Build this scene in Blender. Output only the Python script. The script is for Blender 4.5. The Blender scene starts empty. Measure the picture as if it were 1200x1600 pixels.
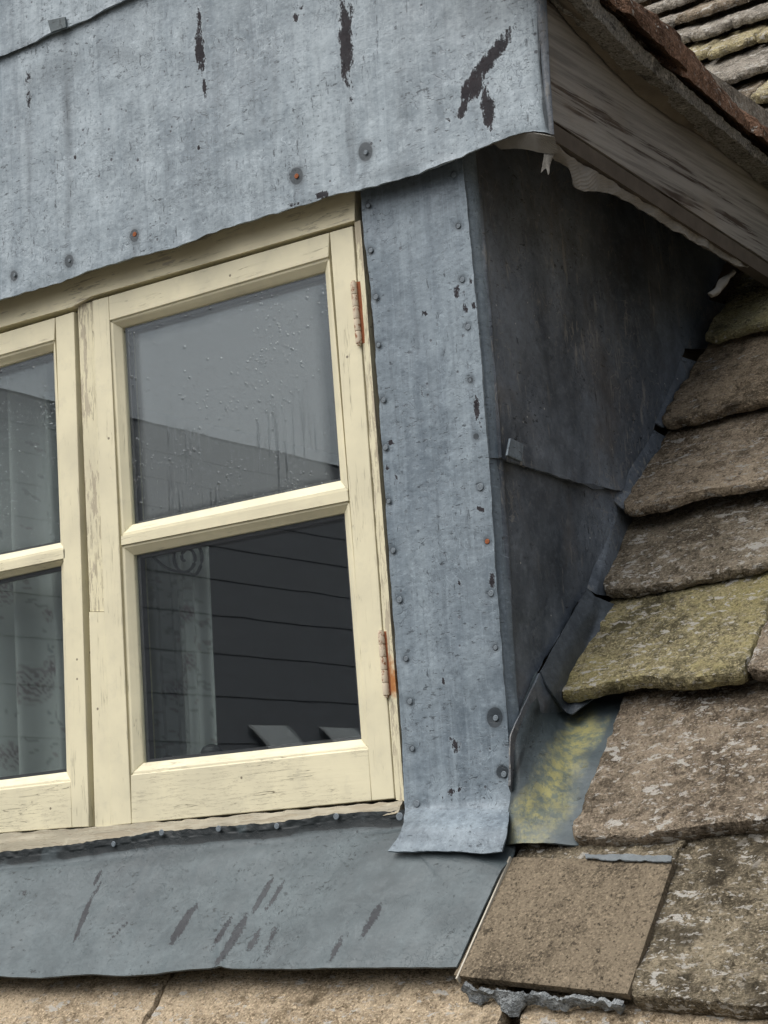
import bpy, bmesh, math, random
from mathutils import Vector, Matrix, noise
R = math.radians
SC = bpy.context.scene
COL = SC.collection
random.seed(7)

# ------------------------------------------------------------------ camera
YAW, PITCH, ROLL, FPX = R(33.87), R(10.71), R(4.04), 3088.0
CAM = Vector((1.767, -2.605, -0.135))
MC = Matrix.Rotation(YAW, 3, 'Z') @ Matrix.Rotation(PITCH, 3, 'X') @ Matrix.Rotation(ROLL, 3, 'Y')
cd = bpy.data.cameras.new('camera'); cam = bpy.data.objects.new('camera', cd); COL.objects.link(cam)
cd.sensor_fit = 'VERTICAL'; cd.sensor_height = 24; cd.lens = 24 * FPX / 1600
cd.clip_start = .05; cd.clip_end = 3000
rx, fy, uz = MC @ Vector((1, 0, 0)), MC @ Vector((0, 1, 0)), MC @ Vector((0, 0, 1))
cam.matrix_world = Matrix(((rx.x, uz.x, -fy.x, CAM.x), (rx.y, uz.y, -fy.y, CAM.y), (rx.z, uz.z, -fy.z, CAM.z), (0, 0, 0, 1)))
SC.camera = cam

# ------------------------------------------------------------------ sky, sun, exposure
SUN_EL, SUN_AZ = R(60), R(-22)       # azimuth measured from -Y (the dormer's front) towards -X
w = bpy.data.worlds.new('World'); SC.world = w; w.use_nodes = True
wt = w.node_tree; bg = wt.nodes['Background']
sky = wt.nodes.new('ShaderNodeTexSky'); sky.sky_type = 'NISHITA'; sky.sun_disc = False
sky.sun_elevation = SUN_EL; sky.sun_rotation = R(180 + 22); sky.air_density = 1.0; sky.dust_density = 6.0; sky.ozone_density = 1.0
hs = wt.nodes.new('ShaderNodeHueSaturation'); hs.inputs['Saturation'].default_value = .42
wt.links.new(sky.outputs[0], hs.inputs['Color']); wt.links.new(hs.outputs[0], bg.inputs[0])
bg.inputs[1].default_value = .085
sd = bpy.data.lights.new('sun', 'SUN'); sd.energy = 1.5; sd.angle = R(75); sd.color = (1, .97, .93)
so = bpy.data.objects.new('sun', sd); COL.objects.link(so)
sdir = Vector((math.sin(SUN_AZ) * math.cos(SUN_EL), -math.cos(SUN_AZ) * math.cos(SUN_EL), math.sin(SUN_EL)))
so.rotation_euler = sdir.to_track_quat('Z', 'Y').to_euler(); so.location = (-3, -6, 9)
SC.view_settings.view_transform = 'Standard'; SC.view_settings.look = 'None'
SC.view_settings.exposure = .78; SC.view_settings.gamma = 1
SC.cycles.use_denoising = True if hasattr(SC, 'cycles') else False
try: SC.cycles.max_bounces = 8; SC.cycles.transparent_max_bounces = 16
except Exception: pass

# ------------------------------------------------------------------ pixel <-> place
def ray(x, y): return MC @ Vector(((x - 600) / FPX, 1, -(y - 800) / FPX))
def at(x, y, ax, val):
    d = ray(x, y); return CAM + d * ((val - CAM[ax]) / d[ax])
def F(x, y, Y=0.0): return at(x, y, 1, Y)              # a point of a wall facing front, at depth Y
def S(x, y, X=0.0): return at(x, y, 0, X)              # a point of a wall facing right
TH = math.atan(1.13); RN = Vector((0, -math.sin(TH), math.cos(TH))); RU = Vector((0, math.cos(TH), math.sin(TH))); RP = Vector((0, 0, -.04))
def RF(x, y, off=0.0):                                 # a point of the main roof slope
    d = ray(x, y); return CAM + d * (((RP - CAM).dot(RN) + off) / d.dot(RN))
def W(u, v, off=0.0): return RP + Vector((u, 0, 0)) + RU * v + RN * off
def uv_of(p): q = p - RP; return q.x, q.dot(RU), q.dot(RN)
def px_of(p):
    q = MC.transposed() @ (p - CAM); return 600 + q.x / q.y * FPX, 800 - q.z / q.y * FPX
def fb(p, s, o=3, seed=0.0): return noise.fractal(Vector((p[0] * s + seed, p[1] * s - seed * .7, p[2] * s + seed * .3)), 1.0, 2.0, o)

# ------------------------------------------------------------------ objects
WORLD = {}
def tag(o, label=None, cat=None, group=None, kind=None):
    if label: o['label'] = label
    if cat: o['category'] = cat
    if group: o['group'] = group
    if kind: o['kind'] = kind
    return o
def empty(name, loc, label, cat, group=None):
    o = bpy.data.objects.new(name, None); COL.objects.link(o); o.location = loc; o.empty_display_size = .05
    WORLD[o.name] = Vector(loc); return tag(o, label, cat, group)
def link(name, verts, faces, mat, parent=None, attrs=None, smooth=False, base=None):
    c = sum(verts, Vector()) / len(verts) if base is None else Vector(base)
    me = bpy.data.meshes.new(name); me.from_pydata([tuple(v - c) for v in verts], [], faces); me.update()
    bm = bmesh.new(); bm.from_mesh(me); bmesh.ops.recalc_face_normals(bm, faces=bm.faces); bm.to_mesh(me); bm.free()
    if attrs:
        for k, vals in attrs.items():
            if isinstance(vals[0], (tuple, list)):
                a = me.color_attributes.new(k, 'FLOAT_COLOR', 'POINT'); a.data.foreach_set('color', [x for v in vals for x in v])
            else:
                a = me.attributes.new(k, 'FLOAT', 'POINT'); a.data.foreach_set('value', vals)
    if smooth: me.polygons.foreach_set('use_smooth', [True] * len(me.polygons))
    me.materials.append(mat)
    o = bpy.data.objects.new(name, me); COL.objects.link(o)
    pw = Vector((0, 0, 0))
    if parent is not None: o.parent = parent; pw = WORLD[parent.name]
    o.location = c - pw; WORLD[o.name] = c
    return o
def auto_smooth(o, deg=40):
    me = o.data; me.polygons.foreach_set('use_smooth', [True] * len(me.polygons))
    bm = bmesh.new(); bm.from_mesh(me)
    for e in bm.edges:
        if len(e.link_faces) == 2 and e.calc_face_angle(0) > R(deg): e.smooth = False
    bm.to_mesh(me); bm.free(); return o
def bev(o, wd=.0012, seg=2):
    m = o.modifiers.new('edge', 'BEVEL'); m.width = wd; m.segments = seg; m.limit_method = 'ANGLE'; m.angle_limit = R(35); return o

class MB:
    def __init__(s): s.v = []; s.f = []
    def prism(s, a, b):                                # two matching rings
        n = len(a); k = len(s.v); s.v += list(a) + list(b)
        s.f.append(tuple(range(k, k + n))[::-1]); s.f.append(tuple(range(k + n, k + 2 * n)))
        for i in range(n): j = (i + 1) % n; s.f.append((k + i, k + j, k + n + j, k + n + i))
        return s
    def plate(s, pts, y1):                             # front outline pushed back to depth y1
        return s.prism(pts, [Vector((p.x, y1, p.z)) for p in pts])
    def box(s, x0, x1, y0, y1, z0, z1):
        V = Vector
        return s.prism([V((x0, y0, z0)), V((x1, y0, z0)), V((x1, y0, z1)), V((x0, y0, z1))], [V((x0, y1, z0)), V((x1, y1, z0)), V((x1, y1, z1)), V((x0, y1, z1))])
    def tube(s, pts, rad, n=10, flat=1.0, nrm=None):
        rings = []
        for i, p in enumerate(pts):
            t = (pts[min(i + 1, len(pts) - 1)] - pts[max(i - 1, 0)]).normalized()
            a = (nrm if nrm else (Vector((0, 0, 1)) if abs(t.z) < .9 else Vector((1, 0, 0)))).cross(t).normalized(); b = t.cross(a)
            r = rad[i] if isinstance(rad, (list, tuple)) else rad
            rings.append([p + a * math.cos(6.2832 * k / n) * r + b * math.sin(6.2832 * k / n) * r * flat for k in range(n)])
        k0 = len(s.v)
        for rg in rings: s.v += rg
        for i in range(len(rings) - 1):
            for k in range(n):
                s.f.append((k0 + i * n + k, k0 + i * n + (k + 1) % n, k0 + (i + 1) * n + (k + 1) % n, k0 + (i + 1) * n + k))
        s.f.append(tuple(range(k0, k0 + n))); s.f.append(tuple(range(k0 + (len(rings) - 1) * n, k0 + len(rings) * n)))
        return s
    def build(s, name, mat, parent=None, **k): return link(name, s.v, s.f, mat, parent, **k)

def resample(pl, n):
    L = [0.0]
    for a, b in zip(pl, pl[1:]): L.append(L[-1] + (b - a).length)
    out = []; j = 0
    for i in range(n + 1):
        t = L[-1] * i / n
        while j < len(pl) - 2 and L[j + 1] < t: j += 1
        d = L[j + 1] - L[j]; out.append(pl[j].lerp(pl[j + 1], 0 if d == 0 else min(1, (t - L[j]) / d)))
    return out
def smoothline(pl, n=6):                               # Catmull-Rom
    out = []
    for i in range(len(pl) - 1):
        p0, p1, p2, p3 = pl[max(i - 1, 0)], pl[i], pl[i + 1], pl[min(i + 2, len(pl) - 1)]
        for k in range(n):
            t = k / n; out.append(.5 * ((2 * p1) + (p2 - p0) * t + (2 * p0 - 5 * p1 + 4 * p2 - p3) * t * t + (3 * p1 - p0 - 3 * p2 + p3) * t ** 3))
    return out + [pl[-1]]
def sheet(name, T, B, L=None, Rr=None, res=.006, thick=.0025, disp=None, mat=None, parent=None, attrs=None, rag=0.0, ragf=30, seed=0.0, nwall=1, edge_round=0.0, wall_rag=0.0, sm=50):
    """one bent or cut sheet: T,B run left to right, L,R top to bottom; a real thickness behind the face"""
    L = L or [T[0], B[0]]; Rr = Rr or [T[-1], B[-1]]
    ln = lambda pl: sum((b - a).length for a, b in zip(pl, pl[1:]))
    nu = max(2, int(max(ln(T), ln(B)) / res)); nv = max(2, int(max(ln(L), ln(Rr)) / res))
    T, B, L, Rr = resample(T, nu), resample(B, nu), resample(L, nv), resample(Rr, nv)
    g = []
    for j in range(nv + 1):
        v = j / nv
        for i in range(nu + 1):
            u = i / nu
            p = T[i] * (1 - v) + B[i] * v + L[j] * (1 - u) + Rr[j] * u - (T[0] * (1 - u) * (1 - v) + T[-1] * u * (1 - v) + B[0] * (1 - u) * v + B[-1] * u * v)
            g.append(p)
    W1 = nu + 1
    def nrm(i, j):
        a = g[j * W1 + min(i + 1, nu)] - g[j * W1 + max(i - 1, 0)]; b = g[min(j + 1, nv) * W1 + i] - g[max(j - 1, 0) * W1 + i]
        n = a.cross(b)
        return n.normalized() if n.length > 1e-12 else Vector((0, -1, 0))
    cn = nrm(nu // 2, nv // 2); flip = -1 if cn.dot(CAM - g[(nv // 2) * W1 + nu // 2]) < 0 else 1
    N = [nrm(i, j) * flip for j in range(nv + 1) for i in range(nu + 1)]
    front = []; back = []
    for j in range(nv + 1):
        for i in range(nu + 1):
            k = j * W1 + i; p = g[k]; n = N[k]
            de = min(i, nu - i, j, nv - j)
            if rag:
                f = max(0.0, 1 - de / 3.0)
                if f > 0: p = p + Vector((fb(p, ragf, 3, seed), fb(p, ragf, 3, seed + 9) * .3, fb(p, ragf, 3, seed + 5))) * rag * f
            d = disp(p, i / nu, j / nv, min(i, nu - i) * res, min(j, nv - j) * res) if disp else 0.0
            if edge_round: d -= edge_round * max(0.0, 1 - de * res / (edge_round * 1.6)) ** 2
            front.append(p + n * d); back.append(p - n * thick)
    verts = front + back; K = len(front); fc = []
    for j in range(nv):
        for i in range(nu):
            a = j * W1 + i; fc.append((a, a + 1, a + W1 + 1, a + W1)); fc.append((K + a, K + a + W1, K + a + W1 + 1, K + a + 1))
    ring = [i for i in range(W1)] + [j * W1 + nu for j in range(1, nv + 1)] + [nv * W1 + i for i in range(nu - 1, -1, -1)] + [j * W1 for j in range(nv - 1, 0, -1)]
    prev = ring; cen = g[(nv // 2) * W1 + nu // 2]
    for q in range(1, nwall):
        t = q / nwall; cur = []
        for k in ring:
            p = front[k].lerp(back[k], t); out = (p - cen); out -= N[k] * out.dot(N[k]); out.normalize()
            p = p + out * (wall_rag * (1 + 1.4 * fb(p, 70, 3, seed + 3)))
            cur.append(len(verts)); verts.append(p)
        for a in range(len(ring)): b = (a + 1) % len(ring); fc.append((prev[a], prev[b], cur[b], cur[a]))
        prev = cur
    last = [K + k for k in ring]
    for a in range(len(ring)): b = (a + 1) % len(ring); fc.append((prev[a], prev[b], last[b], last[a]))
    at_ = {}
    if attrs:
        for kx, fn in attrs.items():
            vals = [fn(p) for p in front]; z = vals[0]
            zero = (0.0, 0.0, 0.0, 1.0) if isinstance(z, tuple) else 0.0
            at_[kx] = vals + vals + [zero] * (len(verts) - 2 * K)
    o = link(name, verts, fc, mat, parent, attrs=at_ or None)
    return auto_smooth(o, sm)

# ------------------------------------------------------------------ materials
class NT:
    def __init__(s, name):
        s.m = bpy.data.materials.new(name); s.m.use_nodes = True; s.t = s.m.node_tree; s.n = s.t.nodes
        s.b = s.n['Principled BSDF']; s.pos = s.n.new('ShaderNodeNewGeometry').outputs['Position']
    def _in(s, sock, v):
        if isinstance(v, bpy.types.NodeSocket): s.t.links.new(v, sock)
        elif v is not None:
            if hasattr(sock.default_value, '__len__') and len(sock.default_value) == 4 and hasattr(v, '__len__') and len(v) == 3: v = (*v, 1)
            sock.default_value = v
    def vec(s, scale, rot=(0, 0, 0), loc=(0, 0, 0), src=None):
        m = s.n.new('ShaderNodeMapping'); s._in(m.inputs[0], src or s.pos); m.inputs['Scale'].default_value = scale; m.inputs['Rotation'].default_value = rot; m.inputs['Location'].default_value = loc
        return m.outputs[0]
    def noise(s, scale, det=4, rough=.55, vec=None, dist=0.0):
        m = s.n.new('ShaderNodeTexNoise'); s._in(m.inputs['Vector'], vec or s.pos); m.inputs['Scale'].default_value = scale; m.inputs['Detail'].default_value = det
        m.inputs['Roughness'].default_value = rough; m.inputs['Distortion'].default_value = dist; return m.outputs[0]
    def voro(s, scale, vec=None, feat='F1', rnd=1.0):
        m = s.n.new('ShaderNodeTexVoronoi'); m.feature = feat; s._in(m.inputs['Vector'], vec or s.pos); m.inputs['Scale'].default_value = scale; m.inputs['Randomness'].default_value = rnd; return m.outputs['Distance']
    def math(s, op, a, b=0.0, c=None, clamp=False):
        m = s.n.new('ShaderNodeMath'); m.operation = op; m.use_clamp = clamp; s._in(m.inputs[0], a); s._in(m.inputs[1], b)
        if c is not None: s._in(m.inputs[2], c)
        return m.outputs[0]
    def mul(s, a, b): return s.math('MULTIPLY', a, b)
    def add(s, a, b): return s.math('ADD', a, b)
    def ss(s, x, lo, hi, a=0.0, b=1.0):
        m = s.n.new('ShaderNodeMapRange'); m.interpolation_type = 'SMOOTHSTEP'; s._in(m.inputs[0], x); s._in(m.inputs[1], lo); s._in(m.inputs[2], hi); m.inputs[3].default_value = a; m.inputs[4].default_value = b; return m.outputs[0]
    def mix(s, f, a, b, mode='MIX'):
        m = s.n.new('ShaderNodeMix'); m.data_type = 'RGBA'; m.blend_type = mode; s._in(m.inputs[0], f); s._in(m.inputs[6], a); s._in(m.inputs[7], b); return m.outputs[2]
    def attr(s, name, out=2):
        m = s.n.new('ShaderNodeAttribute'); m.attribute_name = name; return m.outputs[out]
    def bump(s, h, strength, dist, nrm=None):
        m = s.n.new('ShaderNodeBump'); m.inputs['Strength'].default_value = strength; m.inputs['Distance'].default_value = dist; s._in(m.inputs['Height'], h)
        if nrm: s._in(m.inputs['Normal'], nrm)
        return m.outputs[0]
    def thin(s, x, mid, wd):                           # a fine line where x passes mid
        return s.ss(s.math('ABSOLUTE', s.math('SUBTRACT', x, mid)), 0.0, wd, 1.0, 0.0)
    def fin(s, col, rough=.7, spec=.3, nrm=None, metal=0.0):
        s._in(s.b.inputs['Base Color'], col); s._in(s.b.inputs['Roughness'], rough); s._in(s.b.inputs['Specular IOR Level'], spec); s.b.inputs['Metallic'].default_value = metal
        if nrm: s._in(s.b.inputs['Normal'], nrm)
        return s.m

def m_lead(name, lo, hi, streak=(30, 30, 3), scr_dark=(.05, .05, .06), lines=.55, pits=.5, rough=.5, scratch=0.0, vst=.3, brown=0.0, pcol=((.012, .011, .013), (.05, .04, .042)), pamt=.93, pamp=4.7, rimf=.5, fxa=1.0):
    k = NT(name)
    big = k.noise(3.2, 5); mid = k.noise(14, 5, .6); st = k.noise(1, 5, .6, k.vec(streak)); fine = k.noise(150, 4, .65)
    f = k.add(k.mul(big, .45), k.add(k.mul(st, .35), k.mul(mid, .3)))
    col = k.mix(k.ss(f, .38, .72), lo, hi)
    brd = k.noise(1, 3, .5, k.vec((6, 6, .9))); col = k.mix(k.mul(k.ss(brd, .5, .66), .4), col, tuple(c * .75 for c in lo)); col = k.mix(k.mul(k.ss(brd, .46, .32), .3), col, tuple(min(1, c * 1.12) for c in hi))
    blot = k.ss(k.noise(34, 5, .7, dist=.4), .5, .66); col = k.mix(k.mul(blot, .22), col, tuple(min(1, c * 1.3) for c in hi))
    col = k.mix(k.mul(k.ss(k.noise(75, 4, .7), .45, .7), .3), col, lo)
    ln = k.thin(k.noise(20, 2, .6, k.vec((1.3, 1.3, 1.1)), dist=1.6), .5, .013)
    ln = k.mul(ln, k.ss(k.noise(9, 3), .45, .6)); ln2 = k.thin(k.noise(38, 2, .5, dist=1.9), .47, .012)
    ln = k.math('MAXIMUM', ln, k.mul(ln2, k.ss(k.noise(6, 2), .42, .6)))
    col = k.mix(k.mul(ln, lines), col, tuple(c * .38 for c in lo))
    brt = k.mul(k.thin(k.noise(26, 2, .5, dist=1.5), .53, .010), k.ss(k.noise(7, 2), .5, .62)); col = k.mix(k.mul(brt, .5), col, tuple(min(1, c * 1.5) for c in hi))
    if scratch:
        sc = k.thin(k.noise(1, 3, .5, k.vec((10, 10, 60), (0, R(12), 0))), .5, .012); sc = k.mul(sc, k.ss(k.noise(20, 3), .5, .62)); col = k.mix(k.mul(sc, scratch), col, tuple(c * .4 for c in lo))
    pt = k.mul(k.ss(k.voro(48), .14, .07), k.ss(k.noise(8, 3), .52, .6)); pt2 = k.mul(k.ss(k.voro(21), .075, .05), k.ss(k.noise(3.3, 3), .48, .56))
    pt = k.math('MAXIMUM', pt, pt2); col = k.mix(k.mul(pt, pits), col, scr_dark)
    fx = k.noise(1, 3, .7, k.vec((85, 85, 150), (0, R(-6), 0))); col = k.mix(k.mul(k.ss(fx, .54, .66), .28 * fxa), col, tuple(min(1, c * 1.35) for c in hi)); col = k.mix(k.mul(k.ss(fx, .46, .36), .32 * fxa), col, tuple(c * .6 for c in lo))
    vs_ = k.noise(1, 5, .7, k.vec((streak[0] * 2.2, streak[1] * 2.2, streak[2] * 1.4))); col = k.mix(k.mul(k.ss(vs_, .52, .66), vst), col, tuple(c * .55 for c in lo)); col = k.mix(k.mul(k.ss(vs_, .46, .36), vst * .8), col, tuple(min(1, c * 1.25) for c in hi))
    fk = k.mul(k.ss(k.noise(1, 4, .7, k.vec((60, 60, 150), (0, R(-10), 0))), .61, .645), k.ss(k.noise(5, 4), .44, .56)); fk = k.math('MAXIMUM', fk, k.mul(k.ss(k.noise(1, 4, .7, k.vec((150, 150, 34))), .62, .655), k.ss(k.noise(7, 4), .46, .58))); col = k.mix(k.mul(fk, .75), col, tuple(c * .25 for c in lo))
    if brown:
        br = k.ss(k.noise(1, 6, .65, k.vec((6, 6, 4.5)), dist=.5), .47, .66); col = k.mix(k.mul(br, brown), col, (.105, .085, .066))
        lp = k.mul(k.thin(k.noise(1, 2, .6, k.vec((20, 20, 11)), dist=1.8), .5, .016), k.ss(k.noise(6, 3), .47, .56)); lp = k.math('MAXIMUM', lp, k.mul(k.ss(k.noise(1, 4, .7, k.vec((70, 70, 14))), .57, .64), k.ss(k.noise(5, 3), .46, .58))); col = k.mix(k.mul(lp, .55), col, (.30, .29, .26))
        wh = k.mul(k.ss(k.voro(30), .06, .035), .8); col = k.mix(wh, col, (.5, .5, .48))
    # peeled places, darkening round nails, in streaks, along edges and folds, and yellow staining where the mesh carries them
    at_p = k.attr('patch'); pn = k.add(k.mul(k.noise(75, 8, .85, k.vec((1, 1, .5))), pamp), -.508 * pamp); gate = k.ss(at_p, .0, .2); pq = k.mul(k.add(at_p, pn), gate)
    pm = k.ss(pq, .42, .47); rim = k.mul(gate, k.mul(k.ss(pq, .05, .40), k.math('SUBTRACT', 1.0, pm)))
    col = k.mix(k.mul(rim, rimf), col, tuple(min(1, c * 1.35) for c in hi)); col = k.mix(k.mul(pm, pamt), col, k.mix(k.noise(60, 3), *pcol))
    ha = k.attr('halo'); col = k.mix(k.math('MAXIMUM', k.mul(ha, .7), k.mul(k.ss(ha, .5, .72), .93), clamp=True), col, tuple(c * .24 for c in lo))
    sn = k.mul(k.ss(k.add(k.attr('stain'), k.add(k.mul(k.noise(26, 5, .65), 1.2), -.6)), .05, 1.0), k.ss(k.attr('stain'), .0, .25))
    col = k.mix(k.mul(sn, .7), col, k.mix(k.ss(k.noise(60, 5, .75), .4, .6), (.20, .235, .17), (.50, .46, .17)))
    h = k.add(k.mul(k.add(fine, k.mul(fx, 1.0)), .38), k.add(k.mul(mid, 1.2), k.add(k.mul(ln, -.5), k.mul(pm, -.9)))); h = k.add(h, k.mul(pt, -.7))
    return k.fin(col, k.ss(big, .3, .7, rough - .12, rough + .12), k.mul(k.math('SUBTRACT', 1.0, pm), .38), k.bump(k.add(h, k.mul(fk, -.5)), .42, .0022))
def m_paint(name, axis, peel=.3, col1=(.75, .70, .50), col2=(.63, .59, .43), crack=.5, fine=0.0, wd=((.44, .40, .30), (.64, .59, .46))):
    k = NT(name); sc = [130, 130, 130]; sc[axis] = 5; s2 = [42, 42, 42]; s2[axis] = 2.2
    g = k.noise(1, 5, .6, k.vec(sc)); g2 = k.noise(1, 4, .6, k.vec(s2), dist=.3); big = k.noise(7, 4); sp = k.noise(120, 3)
    col = k.mix(k.ss(big, .3, .7), col1, col2)
    col = k.mix(k.mul(k.ss(k.noise(30, 5, .7), .50, .72), .4), col, (.55, .52, .39))
    ck = k.mul(k.thin(g2, .5, .006), k.ss(k.noise(11, 3), .45, .6)); ck = k.math('MAXIMUM', ck, k.mul(k.ss(g, .36, .30), k.ss(k.noise(9, 4), .5 , .62)))
    col = k.mix(k.mul(ck, crack), col, (.16, .14, .09))
    pv = [60, 60, 60]; pv[axis] = 9
    pl = k.ss(k.add(k.noise(1, 5, .7, k.vec(pv)), k.mul(k.noise(4, 3), .35)), .92 - peel * .42, .95 - peel * .42)
    wood = k.mix(g, *wd); col = k.mix(pl, col, wood)
    cv = [210, 210, 210]; cv[axis] = 22; c3 = k.noise(1, 5, .7, k.vec(cv), dist=.4); ck3 = k.mul(k.ss(c3, .44 + peel * .06, .40 + peel * .06), k.ss(k.noise(6, 4), .62 - peel * .4, .74 - peel * .4)); ck3 = k.math('MAXIMUM', ck3, k.mul(k.mul(k.thin(c3, .44, .016), k.ss(k.noise(8, 3), .40, .5)), fine)); col = k.mix(k.mul(ck3, .7), col, (.33, .29, .21))
    col = k.mix(k.mul(k.ss(k.voro(16), .045, .03), .8), col, (.09, .07, .05))
    rs = k.ss(k.add(k.attr('rust'), k.add(k.mul(k.noise(50, 5), 1.0), -.5)), .35, .7); col = k.mix(rs, col, k.mix(sp, (.30, .10, .03), (.55, .27, .10)))
    h = k.add(k.mul(g, .5), k.add(k.mul(ck, -.9), k.add(k.mul(k.add(pl, ck3), -.6), k.add(k.mul(big, .8), k.mul(sp, .12)))))
    return k.fin(col, k.ss(pl, 0.0, 1.0, .5, .85), .3, k.bump(h, .38, .0016))
def m_stone(name, a, b, c=(.62, .6, .55), lich=.5, yel=0.0, dark=.4, seed=0.0, grain=1.0, tint=(.36, .32, .14), bed=True):
    k = NT(name); P = k.vec((1, 1, 1), loc=(seed, seed * .7, -seed)); PX = k.vec((1, 2.3, 2.3), loc=(seed, 3 + seed, 0), rot=(0, R(14), 0))
    n1 = k.noise(6, 5, .6, P); n2 = k.noise(42, 5, .75, P); n3 = k.noise(230, 3, .75, P); bd = k.noise(22, 6, .65, PX)
    f = k.add(k.mul(n1, .35), k.add(k.mul(n2, .45), k.mul(n3, .25 * grain)))
    col = k.mix(k.ss(f, .40, .64), tuple(x * .62 for x in a), tuple(x * 1.05 for x in b))
    gr = k.ss(n3, .54, .70); col = k.mix(k.mul(gr, min(1.0, .6 * grain)), col, tuple(min(1, x * 1.8) for x in b)); gd = k.ss(n3, .45, .30); col = k.mix(k.mul(gd, min(1.0, .75 * grain)), col, tuple(x * .35 for x in a))
    if yel: col = k.mix(k.mul(k.ss(k.add(k.mul(n1, .6), k.mul(n2, .5)), .62 - yel * .28, .80 - yel * .2), .85), col, k.mix(k.ss(n3, .35, .65), tuple(x * .55 for x in tint), tint))
    dk = k.math('MAXIMUM', k.ss(k.noise(11, 5, .72, P), .60 - dark * .12, .72 - dark * .1), k.mul(k.ss(k.noise(60, 3, .65, P), .62, .67), .9)); col = k.mix(k.mul(dk, .75), col, tuple(x * .3 for x in a))
    if lich:
        l1 = k.mul(k.ss(k.noise(1, 4, .7, k.vec((34, 62, 62), loc=(seed, 3 + seed, 0), rot=(0, R(12), 0))), .63 - lich * .055, .645 - lich * .055), k.ss(k.noise(7, 3, .5, P), .42, .52)); l2 = k.mul(k.ss(k.noise(1, 3, .6, k.vec((70, 130, 130), loc=(seed, 3 + seed, 0))), .58, .61), k.ss(bd, .44, .54))
        lc = k.math('MAXIMUM', l1, k.mul(l2, .8 * lich)); col = k.mix(k.mul(lc, .9), col, k.mix(n3, tuple(x * .7 for x in c), c))
    crag = k.noise(90, 3, .7, PX); h = k.add(k.mul(n2, 1.3), k.add(k.mul(n3, .9), k.add(k.mul(crag, .8), k.mul(bd, 1.2)))) if bed else k.add(k.mul(n2, .35), k.mul(n3, .9))
    return k.fin(col, .92, .12, k.bump(h, .95 if bed else .6, .009 if bed else .003))
def m_flat(name, col, rough=.7, spec=.3, nz=40, var=.3, metal=0.0, bs=.3, bd=.002):
    k = NT(name); n = k.noise(nz, 5, .65)
    return k.fin(k.mix(n, tuple(c * (1 - var) for c in col), tuple(min(1, c * (1 + var)) for c in col)), rough, spec, k.bump(n, bs, bd), metal)

M = {}
M['lead_gable'] = m_lead('gable lead', (.165, .208, .242), (.335, .392, .428), (26, 26, 1.6), scratch=.6, lines=.65, vst=.28, pits=.9)
M['lead_strip'] = m_lead('corner strip lead', (.112, .146, .178), (.238, .290, .328), (34, 34, 1.8), pits=.8, lines=.4, vst=.3)
M['lead_apron'] = m_lead('apron lead', (.050, .067, .075), (.100, .126, .136), (9, 9, 22), lines=.2, pits=.25, vst=.12, fxa=.5, pcol=((.045, .034, .036), (.085, .062, .062)), pamt=.45, pamp=2.3, rimf=.0)
M['lead_cheek'] = m_lead('cheek lead', (.036, .048, .064), (.20, .232, .268), (7, 7, 3), lines=.5, vst=.08, brown=.35, fxa=.4, pits=.2, scr_dark=(.16, .15, .14), rough=.5)
M['lead_soaker'] = m_lead('soaker lead', (.035, .044, .055), (.10, .118, .135), (12, 12, 6), lines=.2, pits=.15, rough=.48)
M['paint_v'] = m_paint('cream paint upright', 2, -.05); M['paint_h'] = m_paint('cream paint level', 0, .08)
M['paint_worn_h'] = m_paint('worn cream paint level', 0, .55, crack=.9, col1=(.36, .33, .245), col2=(.29, .265, .20), wd=((.20, .17, .12), (.42, .38, .29))); M['paint_worn_v'] = m_paint('worn cream paint upright', 2, .50, fine=.6, crack=.9, wd=((.33, .29, .21), (.55, .50, .38)), col1=(.72, .67, .47), col2=(.62, .58, .42))
M['paint_head'] = m_paint('weathered cream head', 0, .30, crack=.7, col1=(.80, .74, .52), col2=(.70, .64, .45)); M['paint_rail'] = m_paint('cream paint bottom rail', 0, .02, crack=.95, fine=.9)
M['rust'] = NT('rusty hinge'); k = M['rust']; _n = k.noise(90, 5, .7); M['rust'] = k.fin(k.mix(k.ss(_n, .38, .50), (.24, .10, .045), (.60, .52, .40)), .8, .2, k.bump(_n, .5, .001))
M['rustnail'] = m_flat('rusty nail', (.26, .09, .04), .85, .2, 300, .5)
M['nail'] = m_flat('galvanised nail', (.15, .18, .205), .6, .35, 300, .6)
M['darkwood'] = m_flat('dark timber', (.10, .08, .06), .9, .1, 30, .5)
M['plaster'] = m_flat('interior plaster', (.30, .29, .27), .9, .1, 10, .1)
M['iron'] = m_flat('black iron', (.03, .03, .03), .5, .4, 60, .3)
M['spacer'] = m_flat('dark spacer bar', (.05, .05, .055), .5, .4, 400, .5)
M['membrane'] = None
def m_board():
    k = NT('weathered eaves board'); g = k.noise(1, 6, .65, k.vec((60, 1.6, 60))); g2 = k.noise(1, 6, .7, k.vec((70, 3.0, 85))); n = k.noise(5, 4)
    col = k.mix(k.ss(g2, .35, .62), (.15, .145, .135), (.26, .252, .232)); col = k.mix(k.mul(k.ss(g2, .47, .42), k.ss(k.noise(1, 4, .6, k.vec((8, 2.2, 16))), .46, .56)), col, (.05, .038, .032))
    col = k.mix(k.mul(k.ss(n, .5, .7), .4), col, (.20, .17, .13)); h = k.add(g, g2); return k.fin(col, .8, .25, k.bump(h, .5, .003))
M['board'] = m_board()
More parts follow.
